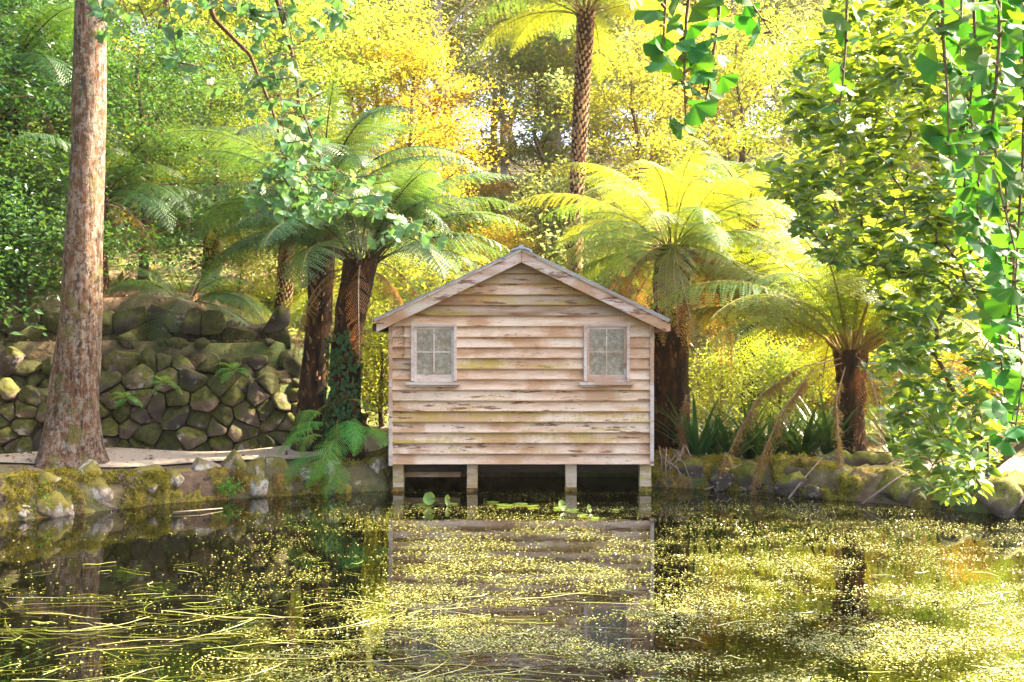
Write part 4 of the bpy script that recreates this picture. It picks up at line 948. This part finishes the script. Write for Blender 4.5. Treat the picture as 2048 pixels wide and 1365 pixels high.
# trailing dead fronds over the bank
def dead_along(pts, label, seed, w=.32, s0=.30):
    r = np.random.RandomState(seed); A = np.array([tuple(p) for p in pts]); d = np.r_[0, np.cumsum(np.linalg.norm(np.diff(A, axis=0), axis=1))]; T = np.linspace(0, d[-1], 60)
    C = np.stack([np.interp(T, d, A[:, q]) for q in range(3)], -1)
    for _ in range(3): C[1:-1] = (C[:-2] + C[1:-1] * 2 + C[2:]) / 4
    tv, tf = tube(C[::3], np.linspace(.013, .004, len(C[::3])), 5, False); b = len(tv); P = []; D = []; L = []
    for q in range(230):
        u = s0 + (1 - s0) * r.rand(); c = np.array([np.interp(u * d[-1], T, C[:, z]) for z in range(3)]); k = w * (.4 + .6 * math.sin(math.pi * (u - s0) / (1 - s0))) * r.uniform(.4, 1.1)
        a = np.array([r.randn() * .5, r.randn() * .5, -1.0]); a /= np.linalg.norm(a)
        for z in range(5): P.append(c + a * k * z / 5 + r.randn(3) * .006); D.append(a + r.randn(3) * .45); L.append(.06 * r.uniform(.6, 1.3))
    P = np.array(P); lv, lf = leaves(T_DIAMOND, P, np.array(D), r.randn(len(P), 3), np.array(L), np.array(L) * .28)
    me = mesh('dead_frond', np.concatenate([np.array([tuple(v) for v in tv]), lv]), np.concatenate([np.array(tf), lf + b]), [M['fern_dead'], M['dead_twig']], False, np.r_[np.ones(len(tf), int), np.zeros(len(lf), int)])
    tag(obj('dead_frond', me), label, 'dead frond')
dead_along([at(1690, 715, 16.2), at(1600, 735, 15.9), at(1520, 790, 15.6), at(1480, 860, 15.3), at(1440, 940, 15.1)], 'dead frond arching left over the strap leaved clumps', 1)
dead_along([at(1690, 725, 16.2), at(1620, 745, 15.8), at(1560, 830, 15.3), at(1520, 920, 15.0), at(1505, 986, 14.9)], 'dead frond trailing into the water at the middle of the right bank', 2)
dead_along([at(1690, 735, 16.1), at(1672, 800, 15.5), at(1678, 900, 14.8), at(1685, 985, 14.55)], 'longest dead frond hanging straight below the short fern to the water', 3, .15, .15)
dead_along([at(1372, 790, 16.6), at(1362, 850, 16.2), at(1368, 905, 16.0)], 'small dead frond at the foot of the golden fern', 4, .2, .1)
m = MB(); rng = random.Random(15)                       # exposed roots at the boathouse corner
for i in range(16):
    a = at(rng.uniform(1312, 1372), rng.uniform(890, 915), 15.9); b = on(rng.uniform(1305, 1400), rng.uniform(970, 980), 0.0); c = a.lerp(b, .5) + Vector((rng.uniform(-.1, .1), -.05, .08))
    m.tube([a, c, b], [.014, .010, .005], 4)
tag(obj('root_tangle', m.mesh('root_tangle', M['dead_twig'], True)), 'tangle of thin bare roots hanging at the boathouse right corner', 'roots')

# ------------------------------------------------------------------ litter, moss tufts, undergrowth
nr = np.random.RandomState(4)
def scatter(name, n, xs, ys, mat, L, asp, cond=None, lift=.01, flat=.35, up=0.0):
    x = nr.uniform(*xs, n); y = nr.uniform(*ys, n); sdv = pond_sd(x, y); ok = (sdv > .45) & ~((x > HX0 - .3) & (x < HX1 + .3) & (y > HY - .3) & (y < HY + HD + .3))
    if cond is not None: ok &= cond(x, y)
    x, y = x[ok], y[ok]; n = len(x); P = np.stack([x, y, ground_h(x, y) + lift], -1)
    D = nr.randn(n, 3); D[:, 2] = D[:, 2] * flat + up
    l = nr.uniform(*L, n); lv, lf = leaves(T_DIAMOND, P, D, nr.randn(n, 3) * .4 + np.array([0, 0, 1.]), l, l * asp)
    o = obj(name, mesh(name, lv, lf, M[mat])); o['kind'] = 'stuff'; o['label'] = {'leaf_litter': 'brown fallen leaves scattered over bank and path', 'undergrowth': 'low leafy ground cover on the wooded slope'}[name]; o['category'] = {'leaf_litter': 'leaf litter', 'undergrowth': 'undergrowth'}[name]
    return o
scatter('leaf_litter', 14000, (-10, 11), (13, 21), 'litter', (.04, .10), .5, lambda x, y: (nr.rand(len(x)) < np.where((x > 2) | (wall_d(x, y) > .1), 1.0, .16)), .035)
scatter('undergrowth', 42000, (-24, 26), (20.5, 52), 'far', (.12, .30), .45, None, .02, .5, .9)
def tufts(bankv, n, seed, name, lab, jr=(2, 20), ir=(0, 1)):
    r = np.random.RandomState(seed); a, b, _ = bankv.shape
    i = r.randint(int(a * ir[0]), int((a - 1) * ir[1]), n); j = r.randint(jr[0], jr[1], n); P = bankv[i, j] + r.randn(n, 3) * .012
    keep = np.array([fbm((p[0] * 1.4, p[1] * 1.4, p[2] * 2)) > -.12 for p in P]); P = P[keep]; n = len(P)
    D = r.randn(n, 3) * .6 + np.array([0, -.5, .55]); l = r.uniform(.02, .06, n)
    lv, lf = leaves(T_DIAMOND, P, D, r.randn(n, 3) + np.array([0, -.4, .6]), l, l * .45)
    o = obj(name, mesh(name, lv, lf, M['moss_tuft'])); o['kind'] = 'stuff'; o['label'] = lab; o['category'] = 'moss'
tufts(BANK_L, 30000, 1, 'moss', 'golden moss coating the left bank above the water')
tufts(BANK_R, 26000, 2, 'moss', 'golden moss coating the right bank above the water')
LUSHC = []
for i, (px, py) in enumerate(((455, 975), (70, 1000))):                       # little bright tufts on the left bank
    p = at(px, py, on(px, 1000 if px > 200 else 1035).y + .02); r = np.random.RandomState(i); n = 160
    P = np.tile([p.x, p.y, p.z], (n, 1)) + r.randn(n, 3) * np.array([.10, .05, .07]); l = r.uniform(.03, .07, n)
    lv, lf = leaves(T_DIAMOND, P, r.randn(n, 3) + np.array([0, -.4, .5]), r.randn(n, 3) + np.array([0, -.6, .6]), l, l * .6)
    th = thing('herb', ['bright green tuft at the middle of the left bank', 'bright green tuft near the left end of the bank'][i], 'plant', p); wobj('foliage', mesh('foliage', lv, lf, M['fern_lush']), th)

# ------------------------------------------------------------------ floating things on the pond
r = np.random.RandomState(12)
def dens(x, y):
    px = 1024 + x / y * FPX; py = 682.5 + CAM_Z / y * FPX
    d = sstep(380, 900, px + (py - 1100) * .35) * .95 + .05
    d *= .45 + .55 * sstep(985, 1010, py) + 0 * x
    return d
n = 300000; u = r.rand(n); y = 1 / (1 / 5.6 + (1 / 15.4 - 1 / 5.6) * u ** .9); x = (r.uniform(-150, 2200, n) - 1024) / FPX * y
nz = np.array([fbm((a * .9, b * 1.5, 2.0), 1, 3) for a, b in zip(x, y)])
ok = (r.rand(n) < dens(x, y) * np.clip(.46 + nz * 1.5, .06, .95)) & (pond_sd(x, y) < -.03); x, y = x[ok], y[ok]; n = len(x)
P = np.stack([x, y, .004 + r.rand(n) * .006], -1); D = r.randn(n, 3) * np.array([1, .8, .16]); D[:, 2] += .05
l = r.uniform(.008, .034, n) * r.uniform(.6, 1, n); lv, lf = leaves(T_DIAMOND, P, D, r.randn(n, 3) * .2 + np.array([0, 0, 1.]), l, l * .6)
o = obj('pond_weed', mesh('pond_weed', lv, lf, M['weed'])); o['kind'] = 'stuff'; o['label'] = 'carpet of tiny floating weed leaves on the pond'; o['category'] = 'pond weed'
def blades(n, xr, pyr, Lr, seed, name, lab, wid=.0065):
    r = random.Random(seed); V = []; F = []
    for i in range(n):
        py = r.uniform(*pyr); px = r.uniform(*xr); p = on(px, py, .012 + r.random() * .02); a = r.gauss(.02, .42) + (math.pi if r.random() < .4 else 0); L = r.uniform(*Lr); seg = 7; c = r.gauss(0, .55); b = len(V); w = wid * r.uniform(.5, 1.3)
        zl = r.uniform(.0, .012)
        for k in range(seg + 1):
            t = k / seg; ww = w * (1 - t ** 2.5) * min(1, .35 + t * 2.5) + .001; s = Vector((-math.sin(a), math.cos(a), 0)) * ww * .5
            z = .008 + zl * math.sin(t * 9 + i) * .6 + zl
            V += [(p.x - s.x, p.y - s.y, z), (p.x + s.x, p.y + s.y, z + .003)]
            p = p + Vector((math.cos(a), math.sin(a), 0)) * (L / seg); a += c / seg * 2
        F += [(b + k * 2, b + k * 2 + 2, b + k * 2 + 3, b + k * 2 + 1) for k in range(seg)]
    o = obj(name, mesh(name, V, F, M['floatgrass'], True)); o['kind'] = 'stuff'; o['label'] = lab; o['category'] = 'water grass'
blades(190, (-60, 1150), (1190, 1420), (.25, .95), 5, 'water_grass', 'long yellow green grass blades floating at the near left of the pond')
blades(160, (-60, 2100), (1120, 1400), (.12, .45), 6, 'water_grass', 'scattered pale grass blades floating across the pond', .007)
def lily_mesh(seed, cup=0.0):
    r = random.Random(seed); V = [(0, 0, 0)]; n = 18
    for k in range(n + 1):
        w = .18 + (6.283 - .36) * k / n; q = .5 * (1 + .05 * r.uniform(-1, 1)); V.append((math.cos(w) * q, math.sin(w) * q, cup * .25 + .015 * r.uniform(-1, 1)))
    return mesh('lily_pad', V, [(0, k + 1, k + 2) for k in range(n)], M['lily'], True)
LM = [lily_mesh(i, .0) for i in range(3)]; LC = lily_mesh(9, 1.0)
pads = [(845, 1010, .26, 'flat'), (905, 1008, .22, 'flat'), (985, 1004, .26, 'flat'), (1010, 1010, .34, 'flat'), (1040, 1008, .30, 'flat'), (1065, 1012, .24, 'flat'), (1120, 1016, .26, 'flat'), (1145, 1020, .24, 'flat'), (1165, 1030, .22, 'flat'), (1232, 1020, .16, 'flat'), (1190, 1036, .16, 'flat')]
plab = ['below the leftmost post', 'just left of the second post', 'left of the middle cluster', 'largest of the middle cluster', 'right of the largest pad', 'at the end of the middle cluster', 'left of the third post reflection', 'in front of the third post', 'nearest the camera under the third post', 'small and alone below the right post', 'small beside the third post']
rng = random.Random(2)
for i, (px, py, s, k) in enumerate(pads):
    tag(obj('lily_pad', LM[i % 3], None, on(px, py, .014), (rng.uniform(-.06, .06), rng.uniform(-.06, .06), rng.random() * 6), (s * .72, s * .72, s * .72)), 'flat green lily pad ' + plab[i], 'lily pad', 'lily pads in front of the boathouse')
for i, (px, py, s, t) in enumerate(((859, 1012, .17, 1.25), (894, 1012, .14, 1.35), (1122, 1022, .13, 1.2), (1176, 1026, .10, 1.3))):
    p = on(px, py, 0.0); th = thing('lily_leaf', ['round yellow lily leaf standing out of the water', 'narrow upright lily leaf beside the round one', 'upright green lily leaf near the third post', 'small upright lily leaf right of the third post'][i], 'lily leaf', p)
    obj('blade', LC, th, (0, 0, s * .55), (t, 0, .3 * i), (s * (1 if i != 1 else .55), s * 1.1, s))
    m = MB(); m.tube([(0, 0, -.3), (0, 0, s * .55)], .006, 5); obj('stalk', m.mesh('stalk', M['stipe_lit']), th)

# ------------------------------------------------------------------ foreground shrub overhanging from the right
def in_poly(px, py, poly):
    c = False; n = len(poly)
    for i in range(n):
        (x1, y1), (x2, y2) = poly[i], poly[(i + 1) % n]
        if (y1 > py) != (y2 > py) and px < (x2 - x1) * (py - y1) / (y2 - y1) + x1: c = not c
    return c
def grow(base, tips, rng, r_tip, r_base, bendz=.15):
    """connects tips to a skeleton that starts at base; returns polylines and the radius of each"""
    nodes = [Vector(p) for p in base]; par = [-1] + list(range(len(base) - 1)); depth = list(range(len(base))); br = []
    tips = sorted(tips, key=lambda t: (t - nodes[0]).length)
    for t in tips:
        best = min(range(len(nodes)), key=lambda i: (nodes[i] - t).length * (1 + .0 * depth[i]) + .10 * (nodes[i] - nodes[0]).length)
        a = nodes[best]; L = (t - a).length; k = max(2, int(L / .22)); pts = [a]; prev = best
        for i in range(1, k + 1):
            u = i / k; p = a.lerp(t, u) + Vector((rng.gauss(0, .02), rng.gauss(0, .02), rng.gauss(0, .02) + bendz * L * math.sin(u * math.pi) * .5)) * (1 if i < k else 0)
            if i == k: p = t.copy()
            nodes.append(p); par.append(prev); depth.append(depth[prev] + 1); prev = len(nodes) - 1; pts.append(p)
        br.append(pts)
    return nodes, par, br
REG = [(1700, -60), (1640, 60), (1590, 120), (1550, 200), (1580, 250), (1600, 300), (1500, 320), (1530, 390), (1600, 420), (1560, 460), (1680, 540), (1750, 600), (1790, 690), (1700, 740), (1790, 760), (1760, 830), (1790, 880), (1820, 960), (1800, 1000), (1930, 1010), (1985, 950), (1960, 860), (2060, 820), (2120, 500), (2120, -60)]
rng = random.Random(8); tips = []
while len(tips) < 900:
    px, py = rng.uniform(1490, 2120), rng.uniform(-60, 1010)
    if in_poly(px, py, REG): tips.append(at(px, py, rng.uniform(7.0, 9.4)))
sb = Vector((5.6, 9.2, -.3))
shrub = thing('overhanging_shrub', 'large leafy shrub with oval green leaves overhanging the right bank', 'shrub', (5.6, 9.2, 0))
nodes, par, br = grow([sb, Vector((5.3, 9.1, .6)), Vector((4.7, 8.9, 1.5)), Vector((4.3, 8.6, 2.4)), Vector((4.1, 8.4, 3.4)), Vector((4.0, 8.3, 4.4))], tips, rng, .004, .07)
cnt = [1] * len(nodes)
for i in range(len(nodes) - 1, 0, -1):
    if par[i] >= 0: cnt[par[i]] += cnt[i]
m = MB()
for i in range(1, len(nodes)):
    a, b = nodes[par[i]], nodes[i]; ra, rb = .0010 * cnt[par[i]] ** .5, .0010 * cnt[i] ** .5; m.tube([a, b], [min(ra, rb * 1.4), rb], 4 if rb < .02 else 7, cap=False)
wobj('branches', m.mesh('branches', M['twig'], True), shrub)
LP = []
for pts in br:
    t = pts[-1]; d0 = (pts[-1] - pts[-2]).normalized(); tot = 0; k = len(pts) - 1
    for i in range(7):
        w = i * 2.4 + rng.random(); d = (d0 * .7 + Vector((math.cos(w), math.sin(w), rng.uniform(-.45, .35)))).normalized(); LP.append((t - d0 * .03 * i, d))
    while k > 0 and tot < .55:
        a, b = pts[k], pts[k - 1]; tot += (a - b).length
        for q in range(2):
            w = rng.random() * 6.283; d = (d0 * .5 + Vector((math.cos(w), math.sin(w), rng.uniform(-.6, .3)))).normalized(); LP.append((a.lerp(b, rng.random()), d))
        k -= 1
lm_ = [mesh('leaf', v, f, M['shrub'], True) for v, f in [leaves((T_OVAL[0] * np.array([1, 1, z]) , T_OVAL[1]), np.zeros((1, 3)), np.array([[0, 1., 0]]), np.array([[0, 0, 1.]]), [1.0], [w]) for z, w in ((1, .50), (1.6, .44), (.4, .54))]]
LP.sort(key=lambda q: q[0].y)
def leaf_basis(d, rng, tilt=.5):
    n = Vector((rng.gauss(0, tilt), rng.gauss(0, tilt) - .25, 1)); s = d.cross(n).normalized(); n = s.cross(d)
    return s, d, n
sP, sD, sN = [], [], []
vis = [q for q in LP if True]; rng.shuffle(vis)
for i, (p, d) in enumerate(vis):
    s, dd, nn = leaf_basis(d, rng); l = rng.uniform(.085, .145)
    if i < 300:
        o = bpy.data.objects.new('leaf', lm_[i % 3]); link(o, shrub)
        mw = Matrix((s, dd, nn)).transposed().to_4x4(); o.matrix_local = Matrix.Translation(p - shrub.location) @ mw @ Matrix.Scale(l, 4)
    else: sP.append(tuple(p)); sD.append(tuple(dd)); sN.append(tuple(nn))
l = np.random.RandomState(3).uniform(.085, .145, len(sP)); lv, lf = leaves(T_OVAL, np.array(sP), np.array(sD), np.array(sN), l, l * .5)
o = wobj('foliage', mesh('foliage', lv, lf, M['shrub'], True), shrub); o['kind'] = 'stuff'

# ------------------------------------------------------------------ ginkgo twigs hanging into the frame
def fan_mesh(seed):
    r = random.Random(seed); V = [(-.012, 0, 0), (.012, 0, 0), (.012, .32, .02), (-.012, .32, .02)]; F = [(0, 1, 2, 3)]; n = 10; sp = r.uniform(.95, 1.25)
    b = len(V); V.append((0, .30, .02))
    for k in range(n + 1):
        w = -sp + 2 * sp * k / n; notch = .16 * math.exp(-((k - n / 2) / .7) ** 2) * r.uniform(.3, 1.2); q = .70 - notch + r.uniform(-.02, .02) - .05 * abs(w)
        V.append((math.sin(w) * q, .30 + math.cos(w) * q, .02 + .05 * math.sin(k * 1.4 + seed) + .10 * abs(w) * r.uniform(.2, 1)))
    for k in range(n): F.append((b, b + k + 2, b + k + 1))
    V = [(x, y, z + .22 * (y - .3) ** 2 * r.uniform(.6, 1.3) - .18 * x * x) for x, y, z in V]
    return F, V
def fan(seed, mat): F, V = fan_mesh(seed); return mesh('leaf', V, F, M[mat], True)
GM = [fan(i, 'ginkgo') for i in range(5)]; GP = [fan(10 + i, 'ginkgo_pale') for i in range(4)]
def ginkgo(label, base, limbs, twigs, leafs, size, seed, spur=.10, lr=(.06, .02), side=0):
    """twigs: polylines in world space; leaves grow in spurs along them"""
    rng = random.Random(seed); t = thing('ginkgo_tree', label, 'tree', base)
    m = MB(); m.tube([(0, 0, -.2), (0, .05, 2.4), (.1, .1, 5.2)], [.24, .20, .12], 12); obj('trunk', m.mesh('trunk', M['bark'], True), t)
    for pts in limbs:
        m = MB(); m.tube(pts, np.linspace(*lr, len(pts)), 7); wobj('limb', m.mesh('limb', M['bark'], True), t)
    cnt = 0; full = []; rest = MB()
    for pts, dn in twigs:
        full.append((pts, dn))
        for q in range(int(side * len(pts))):
            i = rng.randrange(len(pts) - 1); c = Vector(pts[i]).lerp(Vector(pts[i + 1]), rng.random()); w = rng.random() * 6.283; l = rng.uniform(.15, .38)
            full.append(([c, c + Vector((math.cos(w) * .6, math.sin(w) * .6, .05)) * l, c + Vector((math.cos(w), math.sin(w), -.35)) * l], dn))
    for pts, dn in full:
        m = MB(); m.tube(pts, np.linspace(.006, .002, len(pts)), 5)
        P = np.array([tuple(p) for p in pts]); d = np.r_[0, np.cumsum(np.linalg.norm(np.diff(P, axis=0), axis=1))]; u = .04
        pos = []
        while u < d[-1]:
            c = Vector([np.interp(u, d, P[:, q]) for q in range(3)]); o = Vector((rng.uniform(-1, 1), rng.uniform(-1, 1), rng.uniform(-.2, .5))).normalized() * .02
            m.tube([c, c + o], [.005, .004], 4)
            for q in range(rng.randint(1, dn)): pos.append(c + o)
            u += spur * rng.uniform(.6, 1.3)
        wobj('twig', m.mesh('twig', M['twig'], True), t)
        for p in pos:
            w = rng.random() * 6.283; dd = Vector((math.cos(w) * .8, math.sin(w) * .8, rng.uniform(-1.1, -.05))).normalized()
            n = Vector((rng.gauss(0, .5), -1 + rng.gauss(0, .5), .5 + rng.gauss(0, .4))); s = dd.cross(n).normalized(); nn = s.cross(dd)
            k = size * rng.uniform(.7, 1.15)
            if cnt >= 300:
                mt = Matrix.Translation(p) @ Matrix((s, dd, nn)).transposed().to_4x4() @ Matrix.Scale(k, 4); me = leafs[cnt % len(leafs)]; cnt += 1
                rest.add([mt @ v.co for v in me.vertices], [tuple(f.vertices) for f in me.polygons]); continue
            o = bpy.data.objects.new('leaf', leafs[cnt % len(leafs)]); link(o, t); cnt += 1
            o.matrix_local = Matrix.Translation(p - t.location) @ Matrix((s, dd, nn)).transposed().to_4x4() @ Matrix.Scale(k, 4)
    if rest.v: o = wobj('foliage', rest.mesh('foliage', leafs[0].materials[0], True), t); o['kind'] = 'stuff'
    return t, cnt
def poly(Y, pts, jy=.0): return [at(px, py, Y + jy * i) for i, (px, py) in enumerate(pts)]
Yg = 2.7
tw = [(poly(Yg, [(1385, -60), (1372, 40), (1368, 150), (1372, 255)]), 3), (poly(Yg + .1, [(1440, -60), (1438, 30), (1425, 120), (1410, 210)]), 3), (poly(Yg - .1, [(1330, -60), (1330, 20), (1325, 110)]), 3)]
tw += [(poly(Yg + .1 * k, pts), dn) for k, (pts, dn) in enumerate((([(1885, -60), (1885, 60), (1895, 190), (1900, 330)], 3), ([(2000, -60), (1998, 90), (1985, 250), (2000, 380), (2030, 500), (2020, 640)], 3), ([(2045, -60), (2050, 150), (2045, 330), (2030, 560), (2045, 760), (2030, 860)], 3), ([(1945, -60), (1950, 80), (1940, 210), (1950, 300)], 2), ([(1560, -60), (1470, -30), (1505, 10), (1545, 70)], 1), ([(1695, -60), (1692, 80), (1685, 170), (1675, 240)], 1), ([(1960, -60), (1965, 200), (1955, 420), (1960, 520)], 3), ([(2010, 300), (2015, 480), (2000, 700), (2010, 800)], 3), ([(1925, -60), (1920, 120), (1935, 260), (1925, 420)], 2), ([(2035, 500), (2020, 640), (2030, 800), (2020, 880)], 3)))]
limbs = [[Vector((4.2, -1.2, 3.6)), Vector((3.0, 1.0, 3.75)), at(2000, -75, 2.8), at(1885, -90, 2.7), at(1700, -100, 2.7), at(1450, -70, 2.7), at(1330, -80, 2.6)]]
gk, c1 = ginkgo('ginkgo with fan leaves dangling into the top right corner', (4.2, -1.4, gh(4.2, -1.4)), limbs, tw, GM, .088, 51, .045)
Yl = 7.0
tw = [(poly(Yl, [(480, -60), (520, 60), (560, 180), (570, 300)]), 3), (poly(Yl + .2, [(540, -60), (580, 60), (600, 160), (590, 260)]), 3), (poly(Yl + .1, [(330, -60), (345, 60), (365, 170)]), 3), (poly(Yl, [(180, -60), (195, 0), (215, 70)]), 3), (poly(Yl + .4, [(600, 200), (590, 300), (580, 400)]), 3),
      (poly(Yl + .3, [(560, 300), (620, 370), (700, 400), (770, 430)]), 3), (poly(Yl + .5, [(560, 340), (600, 400), (640, 410), (690, 420)]), 3), (poly(Yl + .2, [(650, 330), (720, 360), (800, 440), (850, 470)]), 2), (poly(Yl, [(450, -60), (500, 20), (540, 40)]), 2), (poly(Yl + .2, [(650, -60), (680, 0), (700, 40)]), 2)]
limbs = [[Vector((-6.2, 6.5, 4.6)), at(150, -150, 7.0), at(330, -120, 7.0), at(500, -110, 7.0), at(660, -100, 7.1)], [at(370, -130, 7.2), at(430, 40, 7.3), at(500, 110, 7.4), at(545, 220, 7.4), at(575, 330, 7.4)], [at(520, -115, 7.3), at(560, 20, 7.4), at(585, 110, 7.4), at(600, 210, 7.4), at(640, 320, 7.4)]]
gk2, c2 = ginkgo('ginkgo with pale blue green leaves drooping from the top left', (-6.4, 6.4, gh(-6.4, 6.4) if pond_sd(np.array([-6.4]), np.array([6.4]))[0] > 0 else .3), limbs, tw, GP, .10, 52, .08, (.022, .006), 2.2)
# ------------------------------------------------------------------ sunlit air between the trees
m = bpy.data.materials.new('haze'); m.use_nodes = True; nt = m.node_tree; nt.nodes.remove(nt.nodes['Principled BSDF'])
pv = nt.nodes.new('ShaderNodeVolumePrincipled'); pv.inputs['Color'].default_value = (1, .97, .9, 1); pv.inputs['Density'].default_value = .00022; pv.inputs['Anisotropy'].default_value = .35
nt.links.new(pv.outputs[0], nt.nodes['Material Output'].inputs['Volume'])
b = MB(); b.box(-135, 135, -85, 175, -2, 62); h = obj('haze', b.mesh('haze', m)); h['kind'] = 'stuff'; h['label'] = 'thin sunlit haze filling the wood'; h['category'] = 'haze'
